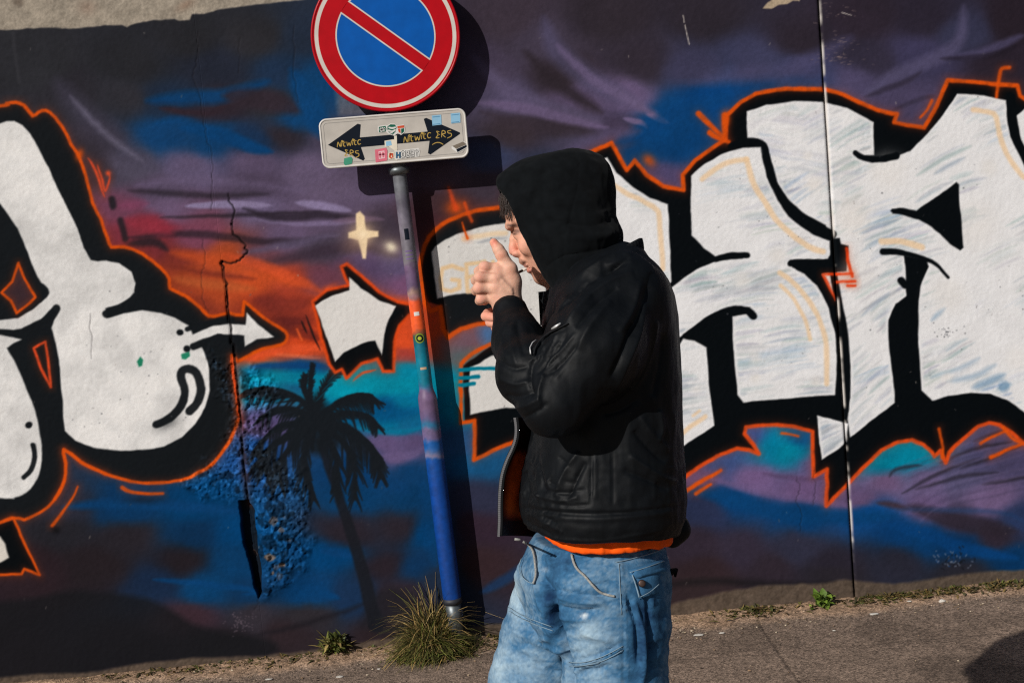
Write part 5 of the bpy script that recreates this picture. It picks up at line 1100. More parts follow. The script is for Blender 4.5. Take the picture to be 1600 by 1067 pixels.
JV, JQ = jk.mesh(); JV = relax(JV, JQ, 1, .5)
ju, jv = uvof(JV)
low = sstep(690, 740, jv); front = sstep(885, 840, ju)
sleeve = lambda V: V[:, 2] > -DP+.17
JV = wrinkle(JV, JQ, .075, .0032, 41, (1.0, .55, .8)); JV = wrinkle(JV, JQ, .028, .0009, 42, (1.3, .55, 1))
JV = wrinkle(JV, JQ, .034, .0028, 43, (.8, 1.1, 1), mask=low*(.25+.75*front)*sstep(812, 795, jv)+.35*low)
FO = [
 # shoulder and sleeve head
 ([(1000, 392), (960, 400), (915, 425), (880, 455), (862, 480)], 7, 5), ([(985, 408), (935, 428), (895, 462), (872, 492)], 6, -5), ([(990, 425), (945, 445), (905, 480), (882, 508)], 7, 5), ([(965, 450), (930, 476), (900, 512)], 5, -4.5), ([(955, 470), (925, 505), (902, 545)], 8, 4),
 ([(940, 392), (905, 408), (880, 430)], 5, -4), ([(1018, 425), (1008, 470), (985, 525)], 8, -5), ([(1000, 440), (990, 480), (968, 520)], 7, 5),
 ([(1008, 470), (998, 520), (978, 570), (960, 612)], 7, 6), ([(990, 505), (972, 555), (955, 590)], 6, -6), ([(1026, 500), (1016, 550), (1000, 590), (985, 612)], 6, 5), ([(1036, 520), (1032, 570), (1020, 620)], 6, -4),
 ([(985, 600), (960, 622), (940, 628)], 7, 4), ([(1000, 620), (970, 640), (940, 648)], 6, -4),
 # sleeve pocket area and elbow
 ([(890, 505), (870, 515), (846, 530), (834, 552), (832, 580)], 2.2, 2.6), ([(886, 512), (862, 523), (846, 540), (840, 570)], 2.4, -2.2), ([(900, 520), (880, 545), (860, 565), (845, 590)], 3, 3), ([(905, 535), (885, 560), (860, 585)], 3, -3), ([(870, 520), (860, 545), (850, 560)], 3, 2.6), ([(885, 525), (868, 553)], 2.4, -2),
 ([(835, 560), (828, 590), (832, 620)], 4, -5), ([(850, 585), (842, 612), (845, 640)], 5, 4), ([(775, 560), (800, 575), (826, 572)], 5, -3.5), ([(778, 590), (805, 600), (830, 595)], 5, 4), ([(790, 618), (812, 620), (835, 610)], 5, -4.5), ([(800, 640), (822, 634), (845, 622)], 5, 4), ([(812, 655), (835, 645), (855, 630)], 4, -3.5),
 ([(790, 500), (786, 530), (790, 560)], 5, 2.4), ([(808, 500), (812, 530), (820, 555)], 4, -3), ([(800, 505), (800, 540), (808, 575)], 4, 2.4),
 # body: pocket, side seam, hem
 ([(830, 688), (828, 720), (834, 760), (850, 785)], 5, 5), ([(842, 700), (843, 735), (852, 770)], 4, -5), ([(868, 775), (878, 748), (893, 722), (905, 706)], 6, 6), ([(885, 782), (900, 750), (915, 722)], 5, -5),
 ([(924, 706), (924, 745), (923, 788)], 2.0, -2.6), ([(957, 706), (958, 745), (958, 788)], 2.0, -2.6), ([(930, 712), (930, 780)], 3, 2), ([(862, 786), (890, 790), (925, 788)], 2.2, -2.4), ([(840, 770), (870, 782), (905, 776)], 4, 3.5), ([(848, 765), (880, 770), (915, 764)], 3.2, -3),
 ([(985, 712), (1010, 730), (1040, 748), (1058, 752)], 5, 5), ([(975, 735), (1010, 748), (1045, 765)], 5, -4.5), ([(1000, 650), (1020, 680), (1045, 705)], 7, 5), ([(990, 672), (1015, 700), (1040, 722)], 6, -5), ([(1030, 640), (1035, 670), (1026, 690)], 5, 4),
 ([(812, 792), (860, 799), (930, 803), (1000, 799), (1058, 790)], 3.2, -4.5), ([(815, 800), (870, 808), (940, 811), (1056, 800)], 5, 2.2), ([(822, 838), (870, 842), (910, 845), (950, 844), (1042, 826)], 3, 2),
 ([(825, 800), (850, 815), (880, 832)], 3.5, 3.5), ([(820, 815), (845, 826), (865, 838)], 3.5, -3), ([(845, 803), (870, 818)], 3, -2.6), ([(832, 690), (822, 740), (816, 790), (820, 836)], 3, 3), ([(839, 690), (830, 740), (824, 790)], 2, -2.6)]
rf = random.Random(12)
for k in range(26):
    t = k/25; x0, y0 = 985-115*t, 396+72*t; a_ = R(150-35*t+rf.uniform(-10, 10)); L = rf.uniform(28, 60)
    FO.append(([(x0+8, y0), (x0+math.cos(a_)*L*.5, y0+math.sin(a_)*L*.5+4), (x0+math.cos(a_)*L*.9, y0+math.sin(a_)*L)], rf.uniform(2, 3.4), rf.choice((-1, 1))*rf.uniform(.8, 1.9)))
for k in range(30):
    x0, y0 = rf.uniform(815, 880), rf.uniform(700, 835); a_ = rf.uniform(0, 3.14); L = rf.uniform(10, 26); FO.append(([(x0, y0), (x0+math.cos(a_)*L, y0+math.sin(a_)*L)], rf.uniform(2, 3.2), rf.choice((-1, 1))*rf.uniform(1.2, 2.6)))
for k in range(22):
    x0, y0 = rf.uniform(845, 890), rf.uniform(515, 580); a_ = R(rf.uniform(100, 150)); L = rf.uniform(12, 34); FO.append(([(x0, y0), (x0+math.cos(a_)*L, y0+math.sin(a_)*L)], rf.uniform(1.8, 2.8), rf.choice((-1, 1))*rf.uniform(1.0, 2.2)))
FO = [(p, w*.8, h_*1.1) for p, w, h_ in FO]
JV = sculpt(JV, JQ, FO)
m_jack = new_mat('black_nylon', (.0040, .0050, .0064), .55, .14); pass
add_grain(m_jack, 40, 1, 5, lo=.8, hi=1.25, bump=.16, bscale=60, dist=.003); add_grain(m_jack, 700, 1, 2, lo=.8, hi=1.2, bump=.12, bscale=260, dist=.0008)
jacket = mesh_np('jacket', to_world(JV), [JQ], m_jack, person, PER, True)
# collar: ribbed band standing round the neck
m_rib = new_mat('black_rib_knit', (.008, .009, .011), .9, .15); add_grain(m_rib, 200, 1, 2, bump=.4, bscale=800, dist=.0008)
def band(ctr_t, ctr_b, ax_t, ax_b, a0, a1, n, thick, ribs):
    V = []; th = np.linspace(a0, a1, n)
    for cc, (ru, rw), m in ((ctr_t, ax_t, 1), (ctr_b, ax_b, 1)):
        pass
    rows = 7; out = []; inn = []
    for j in range(rows):
        t = j/(rows-1); c = ctr_t*(1-t)+ctr_b*t; ru = ax_t[0]*(1-t)+ax_b[0]*t+.004*math.sin(math.pi*t); rw = ax_t[1]*(1-t)+ax_b[1]*t+.004*math.sin(math.pi*t)
        for k, a in enumerate(th):
            rb_ = .0009*math.sin(a*ribs); tl = (math.cos(a))*.5+.5
            vv = c+np.array([(ru+rb_)*math.cos(a), 0, (rw+rb_)*math.sin(a)]); vv[1] += tilt*(math.cos(a)); out.append(vv)
            vi = c+np.array([(ru-thick)*math.cos(a), 0, (rw-thick)*math.sin(a)]); vi[1] += tilt*(math.cos(a))-(0 if j else .0); inn.append(vi)
    V = np.array(out+inn); m = rows*n; q = []
    for j in range(rows-1):
        for k in range(n-1):
            a = j*n+k; q.append([a, a+n, a+n+1, a+1]); b = m+a; q.append([b, b+1, b+n+1, b+n])
    for k in range(n-1): q.append([k, k+1, m+k+1, m+k]); a = (rows-1)*n+k; q.append([a, m+a, m+a+1, a+1])
    for j in range(rows-1): a = j*n; q.append([a, m+a, m+a+n, a+n]); a = j*n+n-1; q.append([a, a+n, m+a+n, m+a])
    return V, np.array(q)
tilt = 43*px2m()
cV, cQ = band(P3(925, 415), P3(925, 458), (78*px2m(), .098), (76*px2m(), .120), -math.pi+.50, math.pi-.22, 150, .005, 60)
cV = relax(cV, cQ, 1, .3)
mesh_np('collar', to_world(cV), [cQ], m_rib, jacket, PER, True)
# collar front on the far side, standing free of the neck
fv, fq_ = [], []
for si, off_ in ((0, 0.0), (1, .006)):
    for j in range(9):
        for i in range(9):
            s0, t0 = i/8, j/8; fv.append(P3(841+3*t0+(46-4*t0)*s0, 456-4*s0+t0*(52+14*s0), .035-.05*s0*s0+.006*math.sin(t0*3)+off_))
ii_ = np.arange(81).reshape(9, 9); g_ = np.stack([ii_[:-1, :-1], ii_[1:, :-1], ii_[1:, 1:], ii_[:-1, 1:]], -1).reshape(-1, 4); fq_ = [g_, g_[:, ::-1]+81]
for e_ in (ii_[:, 0], ii_[0, :], ii_[-1, :]): fq_.append(np.stack([e_[:-1], e_[1:], e_[1:]+81, e_[:-1]+81], -1))
mesh_np('collar_flap', to_world(np.array(fv)), [np.vstack(fq_)], m_rib, jacket, PER, True)
# far front panel, hanging open with its orange lining towards us, and the zip along its edge
m_lin = new_mat('orange_lining', srgb(236, 64, 14), .55, .3); attr_col(m_lin); add_grain(m_lin, 30, 1, 4, lo=.7, hi=1.15, bump=.3, bscale=40, dist=.005)
zp = cr([(806, 652, -.02), (808, 668, -.02), (807, 684, -.02), (802, 700, -.02), (793, 720, -.025), (786, 742, -.03), (783, 765, -.03), (782, 790, -.03), (782, 815, -.03), (781, 837, -.03)], 5)
V = []; nc = 12
for i, (u, v, w) in enumerate(zp):
    for j in range(nc+1):
        t = j/nc; uu = u+(862-u)*t; ww = w+.15*t**.7+.008*math.sin(t*9+v*.06)*min(1, 4*t); V.append(P3(uu, v+(4*math.sin(v*.05+t*5))*t*.5, ww))
V = np.array(V); idx = np.arange(len(V)).reshape(len(zp), nc+1)
q = np.stack([idx[:-1, :-1], idx[1:, :-1], idx[1:, 1:], idx[:-1, 1:]], -1).reshape(-1, 4)
Vb = V.copy(); Vb[:, 2] -= .004
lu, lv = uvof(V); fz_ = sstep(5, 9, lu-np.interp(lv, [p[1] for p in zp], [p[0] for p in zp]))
lc = lin(np.array([[34, 8, 10]])/255)*np.ones((len(V), 1)); lc = lc+(lin(np.array([[255, 104, 36]])/255)-lc)*(sstep(700, 716, lv)*sstep(815, 795, lv)*fz_)[:, None]  # dark maroon paints the near panel's shade over the lining, orange patch left bright
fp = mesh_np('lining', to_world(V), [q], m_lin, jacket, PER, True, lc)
E = np.concatenate([idx[:, 0], ]); 
sheet = np.vstack([Vb, V]); 
edge_q = np.stack([idx[:-1, 0], idx[1:, 0], idx[1:, 0]+len(V), idx[:-1, 0]+len(V)], -1)
mesh_np('far_front_panel', to_world(np.vstack([Vb-np.array([0, 0, .002]), V-np.array([.0, 0, .0006])])), [np.vstack([q[:, ::-1], edge_q, edge_q[:, ::-1]*1])], m_jack, jacket, PER, True)
m_tape = new_mat('black_zip_tape', (.01, .011, .013), .8, .2)
m_zip = new_mat('dull_zip_metal', (.15, .15, .16), .6, .4, .1)
zz3 = np.array([P3(*p) for p in zp]); tV, tq, tt = tube(zz3, [(.0016, .0050)]*len(zz3), 8, up=[0, 0, 1.0])
MB().add(to_world(tV), tq, tt).build('zip_tape', m_tape, jacket, PER, True)
mb = MB(); L_ = np.concatenate([[0], np.cumsum(np.linalg.norm(np.diff(zz3, axis=0), axis=1))])
for s0 in np.arange(.002, L_[-1], .0036):
    p = np.array([np.interp(s0, L_, zz3[:, k]) for k in range(3)]); mb.box(to_world(p+np.array([-.0022, 0, .0016])), (.0042, .0030, .0019), CM)
z_ = mb.build('zip_teeth', m_zip, jacket, PER); z_['kind'] = 'stuff'
def tube_px(pts, r, name, mat, parent, n=8, **k):
    V_, q_, t_ = tube(np.array([P3(*p) for p in pts]), r, n); return MB().add(to_world(V_), q_, t_).build(name, mat, parent, PER, True, **k)
# surface depth lookup so that trim sits on the cloth
def surf_w(V, u, v, r=4.0):
    a, b = uvof(V); m = (np.abs(a-u) < r) & (np.abs(b-v) < r)
    return (-V[m, 2]).min()-DP if m.any() else -.2
def on_cloth(V, pts, off=.002): return [(u, v, surf_w(V, u, v)-off) for u, v in pts]
tube_px(on_cloth(JV, [tuple(p) for p in cr([(888, 505), (872, 513), (858, 520), (846, 529), (838, 540), (834, 553)], 3)], .0006), .0011, 'sleeve_zip', m_tape, jacket)
m_pull = new_mat('bright_zip_pull', (.6, .6, .6), .45, .6, .5)
pp = on_cloth(JV, [(862, 514), (869, 510), (876, 505)], .003); tube_px(pp, [.0014, .0026, .0012], 'zip_pull', m_pull, jacket)
pp = on_cloth(JV, [(829, 553), (828, 543), (832, 535), (838, 531)], .002); tube_px(pp, .0010, 'zip_pull', m_pull, jacket)
def stitch(V, pts, mat, parent, r=.0006, name='seam', off=.0002, n=5):
    c = cr(pts, 5) if len(pts) > 2 else np.linspace(pts[0], pts[1], 8); return tube_px(on_cloth(V, [tuple(p) for p in c], off), r, name, mat, parent, n)

# --- orange T-shirt hem
sh = Sdf([P3(800, 0)[0], P3(0, 880)[1], -DP-.24], [P3(1070, 0)[0], P3(0, 800)[1], -DP+.24], 0.003)
sh.loft([(800, 838, 1046, 0, .185), (830, 838, 1046, 0, .19), (850, 838, 1048, 0, .200), (880, 840, 1046, 0, .203)], 2.4, .004)
sc2 = np.array([P3(u, v, wn_(u))[:2] for u, v in [(800, 843), (842, 846), (862, 858), (880, 864), (910, 868), (950, 867), (1000, 858), (1045, 842), (1048, 841)]])
sh.carve(lambda X, Y, Z: Y-np.interp(X.ravel(), sc2[:, 0], sc2[:, 1])[:, None, None], [P3(790, 0)[0], P3(0, 890)[1], -DP-.26], [P3(1080, 0)[0], P3(0, 800)[1], -DP+.26], .003)
SV, SQ = sh.mesh(); SV = relax(SV, SQ, 1); SV = wrinkle(SV, SQ, .045, .003, 61, (1.4, .4, 1)); SV = sculpt(SV, SQ, [([(942, 840), (940, 852), (942, 864)], 3, 4), ([(955, 840), (956, 862)], 4, -3.5), ([(985, 842), (982, 858)], 4, 3), ([(880, 850), (900, 862)], 4, 2)])
m_tee = new_mat('orange_cotton', srgb(250, 92, 10), .85, .2); add_grain(m_tee, 40, 1, 4, lo=.88, hi=1.08, bump=.2, bscale=500, dist=.001)
mesh_np('t_shirt', to_world(SV), [SQ], m_tee, person, PER, True)

# --- jeans
jn = Sdf([P3(690, 0)[0], P3(0, 1790)[1], -DP-.30], [P3(1110, 0)[0], P3(0, 836)[1], -DP+.28], 0.0038)
jn.loft([(838, 836, 1036, 0, .165), (852, 826, 1038, 0, .170), (872, 818, 1041, 0, .180), (895, 808, 1041, 0, .186), (920, 812, 1036, 0, .186), (950, 822, 1028, 0, .182), (985, 845, 1020, 0, .170)], 2.3, .02)
jn.chain([P3(962, 905, -.088), P3(961, 985, -.10), P3(960, 1080, -.105), P3(948, 1260, -.11), P3(985, 1560, -.105), P3(996, 1700, -.10)], [.082, .082, .0805, .082, .086, .088], .03)
jn.chain([P3(888, 905, .085), P3(862, 985, .088), P3(835, 1075, .09), P3(812, 1220, .09), P3(790, 1500, .09), P3(782, 1640, .09)], [.088, .0875, .086, .086, .088, .088], .007)
EV, EQ = jn.mesh(); EV = relax(EV, EQ, 1, .5)
u_, v_ = uvof(EV); mk_ = sstep(862, 890, v_); FLD = (1-np.abs(2*fbm3(EV*np.array([.75, 1.3, 1]), .085, 71, 3)-1)*2.2)*.5+(1-np.abs(2*fbm3(EV*np.array([.5, 1.5, .8]), .034, 72, 3)-1)*2.2)*.5; EV = wrinkle(EV, EQ, .085, .0055, 71, (.75, 1.3, 1), mask=mk_); EV = wrinkle(EV, EQ, .034, .0016, 72, (.5, 1.5, .8), mask=mk_)
JF = [([(858, 915), (890, 928), (930, 930), (958, 925)], 5, -5), ([(870, 930), (905, 940), (945, 938)], 5, 4.5), ([(868, 946), (905, 955), (940, 950)], 4, -4), ([(868, 962), (900, 968), (930, 966)], 5, 3.5), ([(848, 900), (862, 930), (866, 965), (878, 1000)], 6, -8), ([(855, 868), (862, 890), (850, 905)], 5, 4),
      ([(858, 945), (872, 985), (884, 1025), (895, 1075)], 5, -12), ([(835, 900), (842, 935), (852, 965)], 5, 4), ([(825, 960), (850, 972), (868, 985)], 1.8, -2.4), ([(793, 946), (812, 958), (838, 968), (862, 977)], 2.2, 3), ([(793, 952), (815, 963), (840, 974), (864, 984)], 1.6, -3),
      ([(888, 1036), (910, 1036), (940, 1027), (974, 1010)], 2.2, 3), ([(888, 1030), (912, 1029), (942, 1020), (972, 1004)], 1.6, -3), ([(830, 1000), (855, 1010), (876, 1020)], 5, 4), ([(810, 1020), (840, 1040), (875, 1050)], 6, -4), ([(800, 985), (830, 995), (860, 998)], 6, 3.5),
      ([(966, 880), (970, 930), (972, 990), (975, 1067)], 2, -2.6), ([(971, 880), (975, 930), (977, 990), (980, 1067)], 2.4, 2.2), ([(990, 940), (1003, 985), (1006, 1030), (1000, 1080)], 6, 5), ([(980, 930), (995, 975), (998, 1040)], 5, -5), ([(1010, 930), (1016, 980), (1015, 1050)], 5, -4),
      ([(905, 985), (930, 995), (955, 1000)], 6, 3), ([(900, 1050), (930, 1045), (960, 1040)], 6, -3), ([(893, 866), (902, 888), (922, 910), (955, 931)], 2.5, -2.5)]
rj = random.Random(23)
for cx_, cy_, n_, a0_, sp_ in ((868, 958, 14, 5, 16), (958, 935, 12, 175, 14), (905, 1045, 10, -15, 20), (820, 1040, 10, 15, 20), (1000, 960, 10, 80, 18), (840, 900, 8, 70, 12)):
    for k in range(n_):
        x0, y0 = cx_+rj.gauss(0, sp_), cy_+rj.gauss(0, sp_*.8); a_ = R(a0_+rj.uniform(-28, 28)); L = rj.uniform(14, 42)
        JF.append(([(x0-math.cos(a_)*L/2, y0-math.sin(a_)*L/2), (x0, y0+rj.uniform(-3, 3)), (x0+math.cos(a_)*L/2, y0+math.sin(a_)*L/2)], rj.uniform(1.6, 3.4), rj.choice((-1, 1))*rj.uniform(1.2, 2.6)))
EV = sculpt(EV, EQ, [(p, w*.8, h_*1.9) if abs(h_) > 2.7 else (p, w, h_) for p, w, h_ in JF])
eu, ev = uvof(EV)
base = lin(np.array([54, 102, 140])/255); pale = lin(np.array([174, 197, 209])/255); deep = lin(np.array([12, 42, 76])/255)
wz = fbm3(EV*np.array([1, .7, 1]), .045, 81, 4); fine_ = fbm3(EV*np.array([.5, 2, 1]), .014, 82, 3)
ge = lambda cx, cy, rx, ry: np.exp(-(((eu-cx)/rx)**2+((ev-cy)/ry)**2))
wash_shade = .18+.75*ge(805, 930, 16, 45)+.55*ge(915, 990, 32, 32)+.35*ge(930, 1060, 40, 22)+.55*ge(780, 1050, 22, 50)+.30*ge(830, 1030, 30, 30)+.25*ge(840, 880, 8, 30)+.4*ge(915, 895, 20, 10)*0+.2*ge(1000, 890, 20, 16)+.3*ge(840, 1200, 60, 90)+.3*ge(950, 1250, 60, 90)
wash_shade = wash_shade*.9-.20+(wz-.5)*.16+(fine_-.5)*.2+.38*(FLD-.35)+.45*(fbm3(EV*np.array([.8, 1.6, 1]), .0035, 84, 2)-.5)-.55*ge(860, 950, 14, 60)-.3*ge(885, 875, 30, 14)-.6*ge(1006, 980, 22, 90)  # fading, plus painted shade between the legs and down the back
wash_shade = np.clip(wash_shade*1.1, -.6, 1); EC = np.where(wash_shade[:, None] > 0, base+(pale-base)*np.clip(wash_shade, 0, 1)[:, None], base+(deep-base)*np.clip(-wash_shade*1.6, 0, 1)[:, None])
EC = EC*(1-.35*np.exp(-((eu-973)/2.6)**2)[:, None]*(ev > 870)[:, None])
EC = tint(EC, .9*ge(914, 962, 3.2, 3.6)+.5*ge(910, 962, 6, 2), (214, 222, 224)); EC = tint(EC, .5*ge(851, 890, 5, 3), (170, 186, 196))
m_den = new_mat('washed_denim', rough=.85, spec=.2); attr_col(m_den)
tcd = N(m_den, 'ShaderNodeTexCoord'); mpd = N(m_den, 'ShaderNodeMapping'); mpd.inputs['Rotation'].default_value = (0, R(30), 0); Lk(m_den, tcd.outputs['Object'], mpd.inputs[0])
wvd = N(m_den, 'ShaderNodeTexWave', i_Scale=330.0, i_Distortion=1.5); Lk(m_den, mpd.outputs[0], wvd.inputs['Vector'])
mrd = N(m_den, 'ShaderNodeMapRange'); mrd.inputs[3].default_value = .86; mrd.inputs[4].default_value = 1.14; Lk(m_den, wvd.outputs['Fac'], mrd.inputs[0])
vmd = N(m_den, 'ShaderNodeVectorMath', operation='MULTIPLY'); Lk(m_den, bsdf(m_den).inputs['Base Color'].links[0].from_socket, vmd.inputs[0]); Lk(m_den, mrd.outputs[0], vmd.inputs[1]); Lk(m_den, vmd.outputs[0], bsdf(m_den).inputs['Base Color'])
add_grain(m_den, 150, 1, 4, lo=.85, hi=1.15, bump=.35, bscale=420, dist=.0012)
jeans = mesh_np('jeans', to_world(EV), [EQ], m_den, person, PER, True, np.clip(EC, 0, 1))
m_thr = new_mat('pale_stitching', srgb(128, 152, 168), .8, .2); m_cord = new_mat('grey_cord', srgb(150, 150, 146), .85, .2); add_grain(m_cord, 400, 1, 2, bump=.5, bscale=500, dist=.001); m_dthr = new_mat('dark_seam', srgb(20, 44, 66), .9, .1)
for pts in ([(893, 866), (897, 880), (903, 890), (914, 900), (926, 914), (938, 925), (954, 930), (960, 931)],): stitch(EV, pts, m_cord, jeans, .0021, 'pocket_cord', .0015, 8)
stitch(EV, [(817, 846), (826, 851), (833, 862), (836, 880), (837, 898), (833, 911)], m_cord, jeans, .0020, 'drawstring', .0015, 8); stitch(EV, [(833, 911), (824, 908), (814, 898), (811, 885), (815, 872)], m_thr, jeans, .0010, 'pocket_stitching', .001)
pp = on_cloth(EV, [(804, 842), (808, 842.5), (813, 843)], .004); tube_px(pp, .0022, 'drawstring_end', m_cord, jeans)
for pts, m_ in (([(794, 948), (812, 959), (838, 970), (863, 979)], m_thr), ([(795, 954), (813, 965), (838, 976), (864, 985)], m_thr), ([(889, 1034), (912, 1034), (942, 1025), (973, 1009)], m_thr), ([(890, 1040), (914, 1039), (944, 1031), (974, 1015)], m_thr), ([(967, 880), (969, 920), (971, 960)], m_thr), ([(962, 878), (985, 873), (1012, 866), (1038, 857)], m_thr)):
    stitch(EV, pts, m_, jeans, .0007, 'seam_stitching')
# back pocket with its flap, button and side tab
def patch(V, poly, name, mat, parent, off=.003, nx=8, ny=8):
    a, b, c, d = [np.array(p, float) for p in poly]; out = []
    for j in range(ny):
        for i in range(nx):
            s0, t0 = i/(nx-1), j/(ny-1); p = (a*(1-s0)+b*s0)*(1-t0)+(d*(1-s0)+c*s0)*t0; e = min(s0, 1-s0, t0, 1-t0); out.append(P3(p[0], p[1], surf_w(V, p[0], p[1])-off*(1 if e > 0 else .1)))
    idx = np.arange(nx*ny).reshape(ny, nx); q = np.stack([idx[:-1, :-1], idx[1:, :-1], idx[1:, 1:], idx[:-1, 1:]], -1).reshape(-1, 4); W_ = to_world(np.array(out))
    col = np.tile(lin(np.array([52, 96, 132])/255), (len(W_), 1))*(.8+.5*fbm3(W_, .012, 5))[:, None]
    return mesh_np(name, W_, [q], mat, parent, PER, True, col)
pk = patch(EV, [(986, 893), (1034, 878), (1030, 925), (998, 936)], 'back_pocket', m_den, jeans, .004)
fl = patch(EV, [(981, 890), (1040, 872), (1043, 892), (990, 906)], 'pocket_flap', m_den, jeans, .0085)
stitch(EV, [(984, 894), (1010, 886), (1038, 876)], m_thr, jeans, .0007, 'seam_stitching', .009); stitch(EV, [(988, 898), (994, 915), (999, 933)], m_thr, jeans, .0012, 'seam_stitching', .006); stitch(EV, [(1001, 932), (1016, 924), (1030, 912)], m_thr, jeans, .0007, 'seam_stitching', .006)
bw = surf_w(EV, 1003, 911); V_, q_, t_ = tube(np.array([P3(1003, 911, bw-.004), P3(1003, 911, bw-.009), P3(1003, 911, bw-.0095)]), [.0062, .0062, .004], 16); MB().add(to_world(V_), q_, t_).build('button', new_mat('copper_button', (.06, .035, .028), .4, .5, .6), jeans, PER, True)
tube_px([(1034, 892, -.10), (1046, 894, -.09), (1056, 890, -.085), (1055, 901, -.085)], [(.010, .005), (.011, .005), (.007, .004), (.002, .002)], 'hammer_tab', m_den, jeans)
# --- shoes (outside the frame, for the ground shadow and other viewpoints)
m_shoe = new_mat('black_suede', (.02, .02, .022), .8, .2); m_sole = new_mat('white_rubber', srgb(200, 196, 188), .6, .4)
for nm, (u, v, w) in (('shoe', (996, 1700, -.10)), ('shoe', (782, 1650, .09))):
    wp = to_world(P3(u, v, w)); wp[2] = 0
    fwd = np.array([-1.0, 0.0, 0]); sd = np.array([0, 1.0, 0]); up_ = np.array([0, 0, 1.0]); mb = MB(); ms = MB()
    def ringset(defs, mbx, n=20):
        V_ = [wp+fwd*x+sd*(b*math.sin(t))+up_*(z+h*max(math.cos(t), -1)) for (x, z, b, h) in defs for t in np.linspace(0, 2*math.pi, n, endpoint=False)]
        q_ = [[i*n+k, i*n+(k+1) % n, (i+1)*n+(k+1) % n, (i+1)*n+k] for i in range(len(defs)-1) for k in range(n)]; mbx.add(np.array(V_), q_)
    ringset([(-.085, .06, .004, .02), (-.08, .062, .032, .034), (-.04, .07, .042, .05), (.02, .065, .045, .045), (.08, .05, .048, .030), (.14, .042, .050, .022), (.185, .038, .036, .016), (.20, .036, .004, .006)], mb)
    ringset([(-.092, .015, .004, .01), (-.088, .015, .036, .015), (-.03, .015, .046, .015), (.08, .014, .052, .014), (.15, .013, .054, .013), (.195, .014, .040, .013), (.212, .014, .004, .010)], ms)
    so_ = mb.build('shoe', m_shoe, person, PER, True); ms.build('sole', m_sole, so_, PER, True)
# --- the cigarette
m_paper = new_mat('cigarette_paper', srgb(214, 206, 196), .7, .2); m_tipc = new_mat('dark_filter', srgb(52, 44, 40), .7, .2)
ca_, cb_ = P3(825.5, 418.5, -.006), P3(797, 432, -.030)
cg = empty('cigarette', to_world(ca_), label='thin cigarette between the lips, its end hidden behind the cupped hand', cat='cigarette'); CGO = np.array(cg.location)
mid_ = ca_+(cb_-ca_)*.32
for a_, b_, nm, m_ in ((ca_, mid_, 'filter', m_paper), (mid_, cb_, 'paper_tube', m_tipc)):
    V_, q_, t_ = tube(to_world(np.array([a_, b_])), .0024 if nm == 'paper_tube' else .0026, 12); MB().add(V_, q_, t_).build(nm, m_, cg, CGO, True)
# ------------------------------------------------------------------ weeds, grit and litter along the foot of the wall
m_blade = new_mat('grass_blade', rough=.7, spec=.25); attr_col(m_blade); add_grain(m_blade, 80, 1, 3, lo=.8, hi=1.2)
m_leaf = new_mat('weed_leaf', rough=.6, spec=.3); attr_col(m_leaf); add_grain(m_leaf, 200, 1, 4, lo=.75, hi=1.25, bump=.4, bscale=260, dist=.001)
for m_ in (m_blade, m_leaf):
    bsdf(m_).inputs['Transmission Weight'].default_value = 0.0
def blades(mb, n, cx, cy, sx, sy, h, lean, cols, seed, w=.0028, wall=-.004, droop=1.0):
    r = random.Random(seed)
    for k in range(n):
        x, y = r.gauss(cx, sx), min(r.gauss(cy, sy), wall-.004); L = h*r.uniform(.35, 1.1)*math.exp(-((x-cx)/(sx*2.6))**2)
        a = r.uniform(0, 2*math.pi); out = r.uniform(.15, 1.1)*lean
        d = np.array([math.cos(a)+(x-cx)/sx*.4, math.sin(a)*.8-.35, 0]); d /= np.linalg.norm(d)+1e-6
        P = []
        for t in np.linspace(0, 1, 6):
            P.append(np.array([x, y, 0])+d*L*out*(t**1.4)+np.array([0, 0, L*(t-.55*droop*out*t**2.4)]))
        P = np.array(P); P[:, 1] = np.minimum(P[:, 1], wall); P[:, 2] = np.maximum(P[:, 2], .003)
        sb = np.cross(d, [0, 0, 1]); bend = r.gauss(0, .22)*L; P = P+np.outer(np.linspace(0, 1, 6)**2, sb)*bend; P[:, 1] = np.minimum(P[:, 1], wall)
        s_ = sb; s_ = s_*math.cos(.6)+d*math.sin(.6)*r.choice((-1, 1)); ww = w*r.uniform(.5, 1.2)
        V = []; C = []
        c0 = np.array(r.choice(cols), float)*r.uniform(.75, 1.2)/255
        for i, p in enumerate(P):
            q_ = ww*(1-.85*i/5); V += [p-s_*q_, p+s_*q_]; c1 = c0*(.8+.35*i/5); C += [c1, c1]
        mb.add(np.array(V), [[2*i, 2*i+1, 2*i+3, 2*i+2] for i in range(5)], col=lin(np.clip(np.array(C), 0, 1)))
def leaf(mb, base, d, L, W, col, curl=.35, r=random):
    d = d/np.linalg.norm(d); s_ = np.cross(d, [0, 0, 1]); s_ /= np.linalg.norm(s_)+1e-6; up_ = np.cross(s_, d); V = []; n = 7
    for i in range(n):
        t = i/(n-1); w = W*math.sin(math.pi*min(t*.93+.05, 1))**.8*(1+.18*math.sin(i*2.4)); p = base+d*L*t-np.array([0, 0, curl*L*t*t])
        V += [p-s_*w+up_*w*.35, p, p+s_*w+up_*w*.35]
    V = np.array(V); V[:, 1] = np.minimum(V[:, 1], -.002); q = []
    for i in range(n-1):
        for j in (0, 1): q.append([3*i+j, 3*i+j+1, 3*i+j+4, 3*i+j+3])
    mb.add(V, q, col=lin(np.clip(np.array(col)*r.uniform(.75, 1.2)/255, 0, 1)))
DRY = [(196, 170, 116), (176, 146, 92), (150, 124, 74), (130, 110, 70)]; GRN = [(98, 104, 44), (112, 116, 56), (80, 90, 38), (132, 128, 66), (66, 76, 32)]
tp = on_ground(683, 1000); ty = -.085
